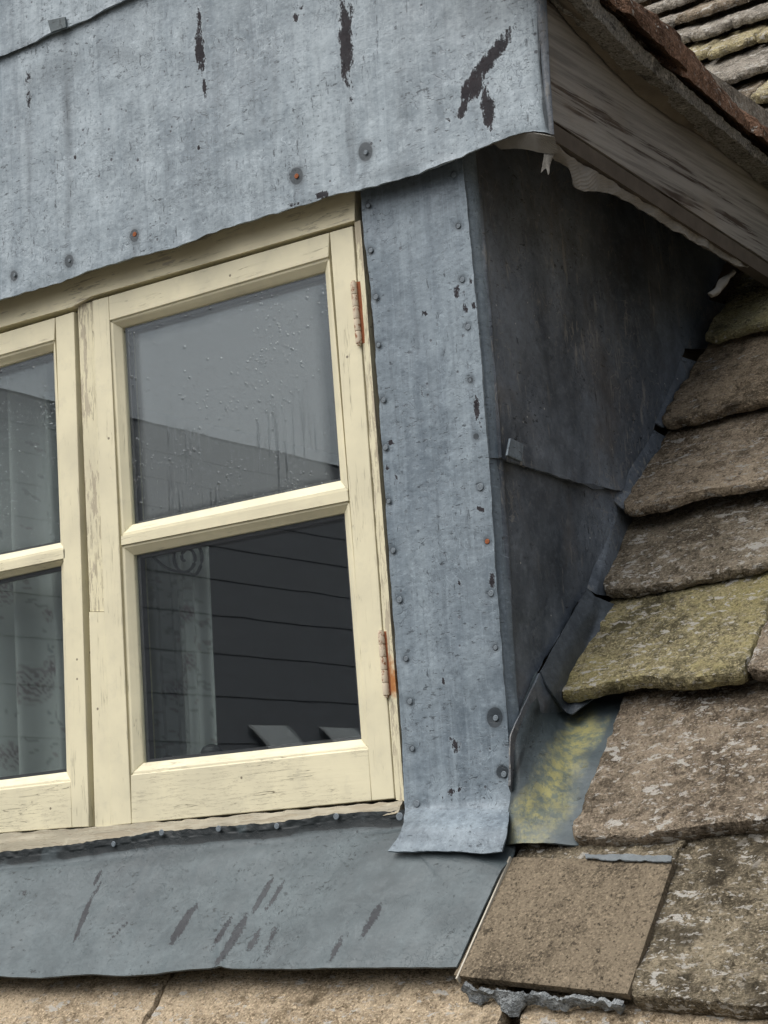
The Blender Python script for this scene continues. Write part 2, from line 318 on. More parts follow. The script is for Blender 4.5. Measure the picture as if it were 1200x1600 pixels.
def m_membrane(name, c1, c2, ribs=True):
    k = NT(name); n = k.noise(14, 5, .65); col = k.mix(n, c1, c2); col = k.mix(k.mul(k.ss(k.noise(9, 4), .55, .7), .5), col, tuple(x * .35 for x in c1))
    wv = k.n.new('ShaderNodeTexWave'); k._in(wv.inputs['Vector'], k.vec((1, 1, 1), (0, R(25), R(20)))); wv.inputs['Scale'].default_value = 90; wv.inputs['Distortion'].default_value = 1.5
    return k.fin(col, .75, .25, k.bump(k.add(k.mul(wv.outputs[1], .6), n), .5, .0015))
M['membrane'] = m_membrane('roofing membrane', (.13, .125, .11), (.27, .26, .235)); M['membrane_brown'] = m_membrane('brown stained felt', (.05, .044, .034), (.17, .15, .115))
M['st_brown'] = m_stone('brown stone', (0.178, 0.139, 0.095), (0.451, 0.37, 0.27), lich=.7, seed=1.0)
M['st_brown2'] = m_stone('brown stone worn', (0.131, 0.108, 0.077), (0.319, 0.274, 0.206), lich=.95, seed=5.3)
M['st_warm'] = m_stone('warm brown stone', (0.173, 0.136, 0.091), (0.434, 0.348, 0.244), lich=.3, seed=9.1, dark=.55)
M['st_pink'] = m_stone('pinkish brown stone', (0.123, 0.096, 0.068), (0.321, 0.266, 0.198), lich=.95, seed=13.0)
M['st_yellow'] = m_stone('yellow lichened stone', (0.161, 0.144, 0.083), (0.478, 0.42, 0.254), lich=.75, yel=.55, seed=17.2, dark=.6)
M['st_olive'] = m_stone('olive stone', (0.216, 0.2, 0.125), (0.568, 0.515, 0.326), lich=.1, yel=.55, seed=19.2, tint=(.30, .27, .12))
M['st_new'] = m_stone('new sawn stone', (.075, .061, .043), (.155, .127, .09), lich=0, seed=23, grain=1.5, dark=-.6, bed=False)
M['st_tan'] = m_stone('pale tan stone', (.32, .245, .155), (.54, .44, .31), lich=.45, seed=29, grain=1.2, dark=.1)
M['st_patch'] = m_stone('dark blotched stone', (0.119, 0.099, 0.067), (0.311, 0.266, 0.188), lich=.95, seed=31, dark=1.0)
M['st_grey'] = m_stone('grey stone', (.20, .18, .15), (.40, .365, .31), lich=.9, seed=37)
M['st_gold'] = m_stone('golden stone', (.24, .20, .12), (.52, .46, .28), lich=.8, yel=.35, seed=41, tint=(.5, .43, .22))
M['st_red'] = m_stone('reddish stone edge', (.12, .07, .045), (.28, .17, .115), lich=.3, seed=43, dark=.5)
M['mortar'] = m_stone('speckled mortar', (.08, .078, .07), (.27, .265, .24), lich=.5, seed=47, grain=1.5)
M['bed'] = m_stone('grey bedding mortar', (.19, .21, .22), (.33, .355, .365), lich=0, seed=51, grain=1.0); M['sealant'] = m_flat('grey sealant', (.15, .17, .18), .6, .3, 60, .4, bs=.8, bd=.006)
M['batten'] = m_flat('stained batten', (.10, .088, .075), .9, .1, 25, .4); M['sawn'] = m_flat('fresh sawn edge painted lit', (.46, .43, .36), .9, .1, 120, .25); M['slate'] = m_flat('neighbour slate', (.085, .088, .10), .8, .2, 14, .5)
M['grass'] = m_flat('yard gravel', (.09, .085, .075), .95, .1, 3, .4); M['render'] = m_flat('house wall stone', (.38, .33, .24), .9, .1, 6, .3)

def m_glass(name, fog=0.0):
    k = NT(name); t = k.t; k.n.remove(k.b); out = k.n['Material Output']
    gm = k.n.new('ShaderNodeNewGeometry')
    gl = k.n.new('ShaderNodeBsdfGlossy'); gl.inputs['Roughness'].default_value = .0; gl.inputs[0].default_value = (.93, .98, 1, 1); tr = k.n.new('ShaderNodeBsdfTransparent'); tr.inputs[0].default_value = (.93, .95, .95, 1)
    warp = k.noise(5, 2); nb = k.bump(warp, .05, .002)
    if fog:
        dn = k.noise(170, 2, .5); drops = k.mul(k.ss(k.voro(95), .30, .12), k.ss(k.noise(12, 4, .7), .5, .62)); drops = k.math('MAXIMUM', drops, k.mul(k.ss(k.voro(45), .17, .09), k.ss(k.noise(9, 3), .45, .55))); run = k.mul(k.ss(k.noise(1, 3, .6, k.vec((110, 110, 5))), .57, .66), k.ss(k.noise(7, 3), .44, .56)); sz = k.n.new('ShaderNodeSeparateXYZ'); t.links.new(k.pos, sz.inputs[0]); run = k.mul(run, k.ss(sz.outputs[2], .78, .55))
        fa = k.attr('fog'); nb = k.bump(k.add(k.mul(drops, 1.0), k.mul(run, .5)), .35, .002, nb)
    t.links.new(nb, gl.inputs['Normal'])
    dt = k.n.new('ShaderNodeVectorMath'); dt.operation = 'DOT_PRODUCT'; t.links.new(gm.outputs['Normal'], dt.inputs[0]); t.links.new(gm.outputs['Incoming'], dt.inputs[1])
    refl = k.add(.058, k.mul(k.math('POWER', k.math('SUBTRACT', 1.0, k.math('ABSOLUTE', dt.outputs['Value'])), 5.0), .95))
    mx = k.n.new('ShaderNodeMixShader'); t.links.new(refl, mx.inputs[0]); t.links.new(tr.outputs[0], mx.inputs[1]); t.links.new(gl.outputs[0], mx.inputs[2])
    res = mx.outputs[0]
    if fog:
        df = k.n.new('ShaderNodeBsdfDiffuse'); df.inputs[0].default_value = (.60, .66, .68, 1)
        m2 = k.n.new('ShaderNodeMixShader'); amt = k.mul(k.mul(fa, fog), k.math('SUBTRACT', 1.2, k.add(k.mul(run, .9), k.add(k.mul(drops, .9), k.mul(k.noise(200, 3, .7), .5))))); t.links.new(amt, m2.inputs[0]); t.links.new(res, m2.inputs[1]); t.links.new(df.outputs[0], m2.inputs[2]); res = m2.outputs[0]
    t.links.new(res, out.inputs[0]); return k.m
M['glass'] = m_glass('window glass'); M['glass_fog'] = m_glass('misted window glass', .11); M['glass_fog2'] = m_glass('lightly misted window glass', .05)
def m_curtain():
    k = NT('floral curtain'); c = k.attr('print', 0); n = k.noise(400, 2); return k.fin(k.mix(k.mul(n, .15), c, (.3, .3, .3)), .95, .1)
M['curtain'] = m_curtain()
k = NT('water drop'); k.b.inputs['Transmission Weight'].default_value = 1; k.b.inputs['IOR'].default_value = 1.33; k.b.inputs['Roughness'].default_value = 0; M['water'] = k.m
k = NT('skylight glass'); M['skyglass'] = k.fin((.10, .115, .12), .3, .4)

# ------------------------------------------------------------------ setting
g = MB().box(-60, 60, -60, 60, -5.2, -5.0).build('ground', M['grass']); tag(g, kind='structure')
room = MB(); room.box(-1.45, .06, 2.2, 2.25, -.6, 1.10); room.box(-1.5, -1.45, .13, 2.2, -.6, 1.10); room.box(.06, .11, .13, 2.2, -.6, 1.10); room.box(-1.5, .11, .10, 2.25, 1.10, 1.15); room.box(-1.5, .11, .10, 2.25, -.65, -.6)
tag(room.build('room', M['plaster']), kind='structure')

# the house under the dormer: walls and the stepped slope that the slates lie on
house = empty('house', (0, 1.5, -5.0), 'stone house whose stone slated roof carries the lead clad dormer', 'house')
MB().box(-5, 6, -.95, 4.6, -5.0, -1.25).build('wall', M['render'], house)
dv = [-1.2, -.95, -.66, -.35, -.05, .25, .494, .71, .95, 1.2, 1.42, 1.60, 1.77, 1.91, 2.03, 2.143, 2.279, 2.451, 2.585, 2.71, 2.83, 2.94, 3.05, 3.16, 3.3, 3.5, 3.7, 3.9, 4.1]
def deck(x0, x1, vmax, vmin=-1.2):
    mb = MB(); vs = [v for v in dv if vmin <= v <= vmax]
    for a, b in zip(vs, vs[1:]):
        mb.prism([W(x0, a, -.066), W(x0, b, -.09), W(x0, b, -.13), W(x0, a, -.13)], [W(x1, a, -.066), W(x1, b, -.09), W(x1, b, -.13), W(x1, a, -.13)])
    return mb
mb = deck(.16, 6, 4.1); m2 = deck(-5, -1.56, 4.1); m3 = deck(-1.56, .16, -.05); m4 = deck(-1.56, .16, 4.1, 1.91)
for q in (m2, m3, m4):
    k0 = len(mb.v); mb.v += q.v; mb.f += [tuple(i + k0 for i in f) for f in q.f]
mb.build('roof_slope', M['st_warm'], house)

# ------------------------------------------------------------------ dormer body
dorm = empty('dormer', (-.63, .6, .0), 'dormer with lead covered walls and a stone slated roof of its own', 'dormer')
EZ, EX, TS = 1.262, .40, math.tan(R(42))
MB().box(.125, .212, .03, 1.6, -.25, 1.17).build('cheek_wall', M['darkwood'], dorm)
MB().box(-1.52, -1.46, .03, 1.6, -.25, 1.17).build('cheek_wall', M['darkwood'], dorm)
MB().box(-1.5, .20, .052, .10, -.30, -.035).build('spandrel', M['darkwood'], dorm)
rm = MB(); RX = -.63; RZ = EZ + (EX - RX) * TS
V = Vector
for sgn in (1, -1):
    xe = RX + sgn * (EX - RX + .02)
    rm.prism([V((xe, -.12, EZ + .01)), V((RX, -.12, RZ + .03)), V((RX, -.12, RZ - .03)), V((xe, -.12, EZ - .03))], [V((xe, 2.6, EZ + .01)), V((RX, 2.6, RZ + .03)), V((RX, 2.6, RZ - .03)), V((xe, 2.6, EZ - .03))])
rm.build('roof', M['st_grey'], dorm)
MB().plate([V((-1.62, -.03, 1.02)), V((.385, -.03, 1.02)), V((.385, -.03, 1.22)), V((-.63, -.03, 2.12)), V((-1.62, -.03, 1.25))], .015).build('gable_board', M['darkwood'], dorm)
MB().box(.225, .365, .05, 1.5, 1.175, 1.19).build('soffit', M['darkwood'], dorm)
MB().box(-1.5, .21, -.028, .10, 1.075, 1.17).build('lintel', M['darkwood'], dorm)

# ------------------------------------------------------------------ window frame
frame = empty('window_frame', (-.6, .03, -.03), 'cream painted timber window frame with peeling mullion between the two casements', 'window frame')
def ext(a, b, x):                                      # carry the line a->b on to x
    t = (x - a.x) / (b.x - a.x); return a + (b - a) * t
XL = -1.26
hb = [F(0, 513), F(115, 480), F(146, 463), F(300, 419), F(556, 345)]; hb = [ext(hb[0], hb[1], XL)] + hb
ht = [V((p.x, 0, 1.072)) for p in (hb[0], F(562, 300))]
dv_ = lambda p, y: V((p.x, y, p.z))
MB().plate([dv_(p, -.004) for p in hb] + [V((F(561, 300).x, -.004, 1.072)), V((XL, -.004, 1.072))], .09).build('head', M['paint_head'], frame)
ml = [F(118.5, 476), F(128, 700), F(134.5, 850), F(141, 1080), F(147.5, 1294)]; mr = [F(143, 470), F(152, 700), F(160.5, 900), F(168, 1080), F(174.5, 1294)]
rT = (F(118.5, 476, .004)); 
MB().plate([dv_(p, .005) for p in (ml[0], mr[0], mr[2], F(163.5, 955), F(138, 955))], .09).build('mullion', M['paint_worn_v'], frame)
q = MB().plate([dv_(p, .002) for p in (F(138, 956), F(163.5, 956), mr[4], ml[4])], .09).build('mullion_repair', M['paint_v'], frame)
tag(q, 'smooth repaired lower length of the mullion')
jl = [F(553.5, 347), F(618.5, 1250)]; jr = [F(562.5, 345), F(631.5, 1252)]
jm = MB(); n = 60
for i in range(n):
    a, b = i / n, (i + 1) / n; la, lb, ra, rb = jl[0].lerp(jl[1], a), jl[0].lerp(jl[1], b), jr[0].lerp(jr[1], a), jr[0].lerp(jr[1], b)
    la.x += .002 * fb(la, 25); lb.x += .002 * fb(lb, 25); ra.x += .002; rb.x += .002
    if i == 0: jm.v += [dv_(la, 0), dv_(ra, -.002), dv_(ra, .09), dv_(la, .09)]
    k0 = len(jm.v); jm.v += [dv_(lb, 0), dv_(rb, -.002), dv_(rb, .09), dv_(lb, .09)]
    for c in range(4): jm.f.append((k0 - 4 + c, k0 - 4 + (c + 1) % 4, k0 + (c + 1) % 4, k0 + c))
hz = F(600, 1040).z, F(560, 500).z
jo = jm.build('jamb', M['paint_worn_v'], frame, attrs={'rust': [max(0, .75 - abs(v.z - hz[0] + .02) / .10, .45 - abs(v.z - hz[1]) / .06) for v in jm.v]})
# sill: worn, splintered strip
slT = [F(0, 1303), F(150, 1292), F(400, 1272), F(630, 1249)]; slT = [ext(slT[0], slT[1], XL)] + slT
slB = [F(0, 1334), F(150, 1322), F(400, 1296), F(630, 1272)]; slB = [ext(slB[0], slB[1], XL)] + slB
sheet('sill', [dv_(p, -.004) for p in slT], [dv_(p, -.016) for p in slB], res=.005, thick=.05, mat=M['paint_worn_h'], parent=frame, disp=lambda p, u, v, du, dw: .003 * fb(V((p.x * 6, p.y, p.z * 60)), 1, 4), rag=.003)

# ------------------------------------------------------------------ casements
GY = .016
def strip(mb, a0, a1, g0, g1):
    A0, A1 = F(*a0) if isinstance(a0, tuple) else a0, F(*a1) if isinstance(a1, tuple) else a1
    G0, G1 = F(*g0, GY) if isinstance(g0, tuple) else g0, F(*g1, GY) if isinstance(g1, tuple) else g1
    m0, m1 = A0.lerp(G0, .28), A1.lerp(G1, .28); m0.y += .004 - .28 * GY; m1.y += .004 - .28 * GY     # a small quirk, then the splay
    sec = lambda A, m, G: [A, dv_(A, .0035), m, G, dv_(G, .05), dv_(A, .05)]
    mb.prism(sec(A0, m0, G0), sec(A1, m1, G1)); return mb
def shrink(p, q, d):                                   # move p towards q by d
    return p + (q - p).normalized() * d
def casement(c, label, left_ext=False):
    cx = empty('casement_window', F(*c['bl']) if not left_ext else V((XL, 0, F(*c['bl']).z)), label, 'window', 'casements of the dormer window')
    P = {k_: (F(*v) if isinstance(v, tuple) else v) for k_, v in c.items()}
    # right stile: outer edge to arris line
    a = []
    mb = MB().plate([P['jr_t'], P['tr'], P['br'], P['jr_b']], .05)
    strip(mb, P['a_tr'], P['a_mr'], c['g_tr'], c['g_mr']); strip(mb, P['a2_tr'], P['a2_br'], c['g2_tr'], c['g2_br'])
    bev(mb.build('stile', M['paint_v'], cx))
    mb = MB().plate([P['tl'], P['jl_t'], P['jl_b'], P['bl']], .05)
    strip(mb, P['a_tl'], P['a_ml'], c['g_tl'], c['g_ml']); strip(mb, P['a2_tl'], P['a2_bl'], c['g2_tl'], c['g2_bl'])
    bev(mb.build('stile', M['paint_v'], cx))
    e = .0009
    mb = MB().plate([shrink(P['jl_t'], P['jr_t'], e), shrink(P['jr_t'], P['jl_t'], e), shrink(P['a_tr'], P['a_tl'], e), shrink(P['a_tl'], P['a_tr'], e)], .05)
    strip(mb, P['a_tl'], P['a_tr'], c['g_tl'], c['g_tr']); bev(mb.build('top_rail', M['paint_h'], cx))
    mb = MB().plate([shrink(P['a2_bl'], P['a2_br'], e), shrink(P['a2_br'], P['a2_bl'], e), shrink(P['jr_b'], P['jl_b'], e), shrink(P['jl_b'], P['jr_b'], e)], .05)
    strip(mb, P['a2_bl'], P['a2_br'], c['g2_bl'], c['g2_br']); bev(mb.build('bottom_rail', M['paint_rail'], cx))
    mb = MB().plate([shrink(P['a_ml'], P['a_mr'], e), shrink(P['a_mr'], P['a_ml'], e), shrink(P['a2_tr'], P['a2_tl'], e), shrink(P['a2_tl'], P['a2_tr'], e)], .05)
    strip(mb, P['a_ml'], P['a_mr'], c['g_ml'], c['g_mr']); strip(mb, P['a2_tl'], P['a2_tr'], c['g2_tl'], c['g2_tr']); bev(mb.build('glazing_bar', M['paint_h'], cx))
    # double glazed panes with a dark perforated spacer bar
    for nm, ks, mat in (('pane', ('g_tl', 'g_tr', 'g_mr', 'g_ml'), 'fog'), ('pane', ('g2_tl', 'g2_tr', 'g2_br', 'g2_bl'), 'clear')):
        q = [F(*c[k_], GY) if isinstance(c[k_], tuple) else c[k_] for k_ in ks]; cen = sum(q, V()) / 4
        q = [p + (p - cen) * .015 for p in q]
        T_, B_ = [dv_(q[0], .020), dv_(q[1], .020)], [dv_(q[3], .020), dv_(q[2], .020)]
        def fogf(p, u0=q):
            d = min((p.x - (u0[0].x + (u0[3].x - u0[0].x) * (u0[0].z - p.z) / (u0[0].z - u0[3].z))), ((u0[1].x + (u0[2].x - u0[1].x) * (u0[1].z - p.z) / (u0[1].z - u0[2].z)) - p.x), u0[0].z - p.z, p.z - u0[3].z + .02)
            d += .006 * fb(p, 14); return max(0.0, min(1.0, (d - .018) / .022))
        fm = (M['glass_fog'] if not left_ext else M['glass_fog2']) if mat == 'fog' else M['glass']
        po = sheet(nm, T_, B_, res=.01, thick=.003, mat=fm, parent=cx, attrs={'fog': fogf})
        if mat == 'fog': tag(po, 'misted upper pane with water drops' if not left_ext else 'dark upper pane speckled with drops')
        T2, B2 = [dv_(p, .038) for p in T_], [dv_(p, .038) for p in B_]
        sub = link('inner_pane', [*(dv_(p, .038) for p in q), *(dv_(p, .041) for p in q)], [(0, 1, 2, 3), (7, 6, 5, 4), (0, 4, 5, 1), (1, 5, 6, 2), (2, 6, 7, 3), (3, 7, 4, 0)], M['glass'], po)
        sp = MB(); qi = [p + (cen - p).normalized() * .014 for p in q]
        for i in range(4):
            j = (i + 1) % 4; sp.prism([dv_(q[i], .0245), dv_(q[j], .0245), dv_(qi[j], .0245), dv_(qi[i], .0245)], [dv_(q[i], .037), dv_(q[j], .037), dv_(qi[j], .037), dv_(qi[i], .037)])
        sp.build('spacer_bar', M['spacer'], po)
        if mat == 'fog':
            rnd = random.Random(5 if left_ext else 3); wd = MB()
            for _ in range(220 if not left_ext else 200):
                u = rnd.uniform(.05, .96); v = 1 - abs(rnd.gauss(0, .42)) - .02; v = v if u > .1 else v * .9
                if left_ext: u = rnd.uniform(.35, .97)
                if v < .05: continue
                p = (q[0] * (1 - u) + q[1] * u) * (1 - v) + (q[3] * (1 - u) + q[2] * u) * v; r = rnd.uniform(.0005, .0010) * (1 + (v > .85) * rnd.random() * 1.3)
                k0 = len(wd.v); p = dv_(p, .0199); ns = 8
                for ring, (rr, yy) in enumerate(((1, 0), (.75, .45), (.35, .7))):
                    for s_ in range(ns):
                        a_ = 6.2832 * s_ / ns; wd.v.append(p + V((math.cos(a_) * r * rr, -yy * r, math.sin(a_) * r * rr * (1.35 if math.sin(a_) > 0 else 1))))
                for ring in range(2):
                    for s_ in range(ns): wd.f.append((k0 + ring * ns + s_, k0 + ring * ns + (s_ + 1) % ns, k0 + (ring + 1) * ns + (s_ + 1) % ns, k0 + (ring + 1) * ns + s_))
                wd.f.append(tuple(k0 + 2 * ns + s_ for s_ in range(ns)))
            wo = wd.build('water_drops', M['water'], po, smooth=True); tag(wo, kind='stuff')
    return cx
right = dict(tl=(144, 470), tr=(550.5, 353), br=(616, 1247.5), bl=(175, 1290), jl_t=(169, 463), jl_b=(205, 1287), jr_t=(515, 363), jr_b=(581, 1251),
             a_tl=(170.5, 501), a_tr=(513.5, 401), a_mr=(543.5, 766), a_ml=(188.5, 838), g_tl=(191, 512), g_tr=(508, 424), g_mr=(532, 751), g_ml=(206.5, 820),
             a2_tl=(189, 852), a2_tr=(545, 782), a2_br=(576, 1170), a2_bl=(203.5, 1211), g2_tl=(209, 867), g2_tr=(538, 801), g2_br=(564.5, 1155), g2_bl=(224, 1192))
cw = casement(right, 'cream painted right-hand casement with two rusty hinges, misted above and clear below')
def cut(c1, c2, x=-1.13, y=0.0):
    return ext(F(*c1, y), F(*c2, y), x)
lw = dict(tr=(115, 487), br=(139, 1292), jr_t=(86.5, 496), jr_b=(112.5, 1293),
          a_tr=(85, 531), a_mr=(101.5, 858), g_tr=(83.5, 548), g_mr=(94.5, 848), a2_tr=(101.5, 872), a2_br=(111, 1221), g2_tr=(95.5, 883), g2_br=(104, 1206))
XO, XJ, XG = -1.24, -1.185, -1.165
lw.update(tl=cut((0, 521), (115, 487), XO), bl=cut((0, 1302), (139, 1292), XO), jl_t=cut((0, 521), (115, 487), XJ), jl_b=cut((0, 1302), (139, 1292), XJ),
          a_tl=cut((0, 555), (85, 531), XJ), a_ml=cut((0, 880), (101.5, 858), XJ), a2_tl=cut((0, 893), (101.5, 872), XJ), a2_bl=cut((0, 1234), (111, 1221), XJ),
          g_tl=cut((0, 573), (83.5, 548), XG, GY), g_ml=cut((0, 867), (94.5, 848), XG, GY), g2_tl=cut((0, 904), (95.5, 883), XG, GY), g2_bl=cut((0, 1219), (104, 1206), XG, GY))
# rail ends must meet the joint lines exactly
cl = casement(lw, 'cream painted left-hand casement cut off by the photo edge, floral curtain behind', True)
for c, P0, P1 in ((cw, F(171, 501), F(514, 401)),): pass
def hinge(p0, p1, parent):
    a, b = F(*p0, -.004), F(*p1, -.004); mb = MB(); n = 5
    for i in range(n):
        s0, s1 = a.lerp(b, i / n + .005), a.lerp(b, (i + 1) / n - .005); mb.tube([s0, s0.lerp(s1, .1), s0.lerp(s1, .9), s1], [.0050, .0054, .0054, .0050], 12)
    mb.tube([a + V((0, 0, .002)), b - V((0, 0, .003))], .0035, 8)
    ho = auto_smooth(mb.build('hinge', M['rust'], parent), 35)
    lf = MB(); off = V((.009, .004, 0)); lf.prism([a + V((.003, .003, 0)), a + V((.013, .0035, 0)), b + V((.013, .0035, 0)), b + V((.003, .003, 0))], [a + V((.003, .006, 0)), a + V((.013, .006, 0)), b + V((.013, .006, 0)), b + V((.003, .006, 0))])
    lf.build('hinge_leaf', M['rustnail'], ho)
hinge((552, 441), (561, 537), cw); hinge((595, 987), (604, 1087), cw)

# ------------------------------------------------------------------ behind the glass
def rose(x, z, cx_, cz, r):                            # petals as nested arcs
    dx, dz = x - cx_, z - cz; d = math.hypot(dx, dz); a = math.atan2(dz, dx)
    if d > r: return 0
    wv = d / r * 4.5 + .35 * math.sin(a * 5 + d / r * 7); return (1 - d / r) ** .3 * (1 if (wv % 1) < .42 else .28)
def curtain(name, x0, x1, z0, z1, y, seed, label, folds, flowers):
    rnd = random.Random(seed); T_ = [V((x0 + (x1 - x0) * i / 60, y + .022 * math.sin(i / 60 * folds * 6.28 + seed) + .006 * math.sin(i * .9), z1)) for i in range(61)]
    B_ = [V((p.x, p.y + .01 * math.sin(p.x * 30), z0)) for p in T_]
    lv = [(rnd.uniform(x0, x1), rnd.uniform(z0, z1), rnd.uniform(0, 3.14), rnd.uniform(.005, .012), rnd.uniform(.0015, .0035), rnd.random()) for _ in range(260)]
    def pr(p):
        c = [.38, .39, .37]; m_ = 0
        for f in flowers: m_ = max(m_, rose(p.x, p.z, *f))
        pk = (.10, .055, .055)
        c = [c[i] * (1 - m_ * .85) + pk[i] * m_ * .85 for i in range(3)]
        for lx, lz, la, lr, lw_, tn in lv:
            dx, dz = p.x - lx, p.z - lz
            if abs(dx) > .03 or abs(dz) > .03: continue
            a_, b_ = dx * math.cos(la) + dz * math.sin(la), -dx * math.sin(la) + dz * math.cos(la); b_ += .25 * a_ * a_ / lr
            if (a_ / lr) ** 2 + (b_ / lw_) ** 2 < 1: t_ = (.07, .085, .07) if tn < .7 else (.12, .06, .06); c = [c[i] * .55 + t_[i] * .45 for i in range(3)]
        return (*c, 1.0)
    o = sheet(name, T_, B_, res=.0045, thick=.001, mat=M['curtain'], attrs={'print': pr}); return tag(o, label, 'curtain', 'floral curtains behind the dormer window')
cyy = .13
def bx(px, py): p = F(px, py, cyy); return p.x, p.z
fl1 = [(*bx(55, 1070), .040), (*bx(30, 1035), .022), (*bx(75, 1040), .02), (*bx(0, 920), .035), (*bx(15, 1180), .03), (*bx(70, 960), .015)]
curtain('curtain', -1.22, F(130, 1000, cyy).x, -.12, 1.05, cyy, 2, 'pale curtain printed with roses, behind the left-hand casement', 5, fl1)
fl2 = [(*bx(283, 1065), .034), (*bx(300, 1035), .02), (*bx(255, 1075), .022), (*bx(300, 960), .018), (*bx(250, 700), .03)]
curtain('curtain', F(205, 1000, cyy).x, F(328, 1000, cyy).x, -.12, F(300, 835, cyy).z, cyy + .01, 4, 'narrow pale curtain behind the right-hand casement, scroll bracket at its top', 1.4, fl2)
# wrought scroll
yS = .085; cc = F(291, 872, yS); pts = []; s_px = (F(301, 872, yS) - cc).length / 10
for i in range(46):
    t = i / 45; a = R(-60) + t * R(640); r = (22 * (1 - t) ** .8 + 4) * s_px; pts.append(cc + V((r * math.cos(a), 0, r * math.sin(a))))
tail = [F(238, 868, yS), F(250, 880, yS), F(262, 888, yS), F(278, 893, yS)]
path = smoothline(tail + pts[:1], 5) + pts[1:]
so_ = MB().tube(path, [.0042 if i < 10 else .0040 for i in range(len(path))], 8, .6).build('scroll_bracket', M['iron'], smooth=True); tag(so_, 'dark wrought iron scroll against the narrow curtain, just below the glazing bar', 'bracket')
def knob(px, py, rp_, label):
    c = F(px, py, .10); r = (F(px + rp_, py, .10) - c).length; mb = MB()
    prof = [(0.0, -.05), (r * .5, -.05), (r * .45, -.02), (r * .5, -.012), (r, .0), (r * 1.05, .35 * r), (r * .8, .8 * r), (r * .3, 1.0 * r), (.0004, 1.03 * r)]
    mb.tube([c + V((0, 0, z)) for _, z in prof[1:]], [max(q[0], .0005) for q in prof[1:]], 16)
    return tag(mb.build('ornament', M['iron'], smooth=True), label, 'ornament')
knob(331, 1180, 13, 'dark round topped ornament on the inner sill beside the curtain edge'); knob(262, 1189, 7, 'small dark ornament on the inner sill in front of the curtain')
MB().box(-1.45, .06, .075, .20, -.10, -.035).build('inner_sill', M['plaster'], frame)

# ------------------------------------------------------------------ lead sheets
def ell(px, py, rx_, ry_, ang=0.0, st=1.0): return (px, py, rx_, ry_, R(ang), st)
def mask(L):
    def f(p):
        x, y = px_of(p); m = 0.0
        for px, py, a, b, g_, st in L:
            dx, dy = x - px, y - py
            if abs(dx) > a + b or abs(dy) > a + b: continue
            u, v = dx * math.cos(g_) + dy * math.sin(g_), -dx * math.sin(g_) + dy * math.cos(g_); d = math.sqrt((u / a) ** 2 + (v / b) ** 2)
            m = max(m, st * max(0.0, 1 - d) ** .6)
        return m
    return f
def nails(parent, L, plane, size=.0042, mats=None):
    for i, q in enumerate(L):
        p = plane(q[0], q[1]); nn = q[3] if len(q) > 3 else V((0, -1, 0)); r = size * (q[2] if len(q) > 2 else 1) * (.82 + .3 * ((i * 37) % 11) / 10)
        rusty = len(q) > 4 and q[4]
        a = nn.orthogonal().normalized(); b = nn.cross(a); mb = MB(); n_ = 14; rings = ((r * 1.02, -.001), (r, -.0002), (r * .85, .0002), (r * .62, .0002), (r * .52, -.0001), (r * .38, .0003), (r * .2, .0003))
        for rr, h in rings: mb.v += [p + a * math.cos(6.2832 * k_ / n_) * rr * 1 + b * math.sin(6.2832 * k_ / n_) * rr * 1 + nn * h for k_ in range(n_)]
        for k1 in range(len(rings) - 1):
            for k_ in range(n_): mb.f.append((k1 * n_ + k_, k1 * n_ + (k_ + 1) % n_, (k1 + 1) * n_ + (k_ + 1) % n_, (k1 + 1) * n_ + k_))
        mb.f.append(tuple((len(rings) - 1) * n_ + k_ for k_ in range(n_)))
        mb.build('nail', M['rustnail'] if rusty else M['nail'], parent, smooth=True)

# --- gable
gy = -.040
gbp = [(0, 469, gy), (45, 455, gy), (92, 441, gy), (135, 425, gy), (182, 411, gy), (240, 395, gy), (292, 380, gy - .003), (330, 362, gy - .002), (375, 350, gy), (430, 333, gy), (480, 318, gy), (525, 303, gy), (560, 297, gy), (620, 281, gy - .004), (680, 262, gy - .007), (715, 247, gy - .009), (745, 234, gy - .012), (790, 215, gy - .014), (815, 207, gy - .017), (840, 203, gy - .018), (862, 208, gy - .008)]
GB = smoothline([F(*q) for q in gbp], 4); GB = [V((-1.62, gy, GB[0].z + .0)), V((-1.1, gy, GB[0].z + .004))] + GB
gre = [F(836, -20, gy + .004), F(842, 60, gy + .002), F(848, 130, gy - .004), F(858, 185, gy - .006), GB[-1]]
GT = [V((-1.62, gy + .006, 1.50)), V((-.2, gy + .006, 1.50)), V((.12, gy + .006, 1.49)), gre[0]]
dark_g = [ell(540, 62, 80, 13, 88, 1.35), ell(546, 15, 30, 12, 90, .7), ell(313, 80, 46, 9, 86, 1.2), ell(310, 30, 25, 6, 85, .7), ell(768, 88, 66, 13, -52, 1.35), ell(738, 138, 32, 17, -60, 1.4), ell(762, 168, 44, 13, 80, 1.15), ell(725, 165, 16, 7, 90, 1.1), ell(720, 175, 14, 7, 90, .9), ell(785, 62, 16, 6, -60, .8),
          ell(44, 140, 40, 6, 90, .72), ell(463, 27, 9, 6, 90, 1.2), ell(700, 187, 6, 6, 0, 1.4), ell(700, 172, 5, 4, 0, .8), ell(310, 231, 5, 5, 0, .9), ell(160, 310, 14, 4, 90, .5), ell(455, 320, 15, 5, -10, .9), ell(503, 305, 14, 7, -10, 1.05), ell(470, 12, 5, 4, 0, .9), ell(550, 160, 50, 5, 88, .45), ell(320, 140, 30, 4, 90, .5), ell(211, 262, 10, 4, 90, .5), ell(117, 245, 8, 4, 100, .6)]
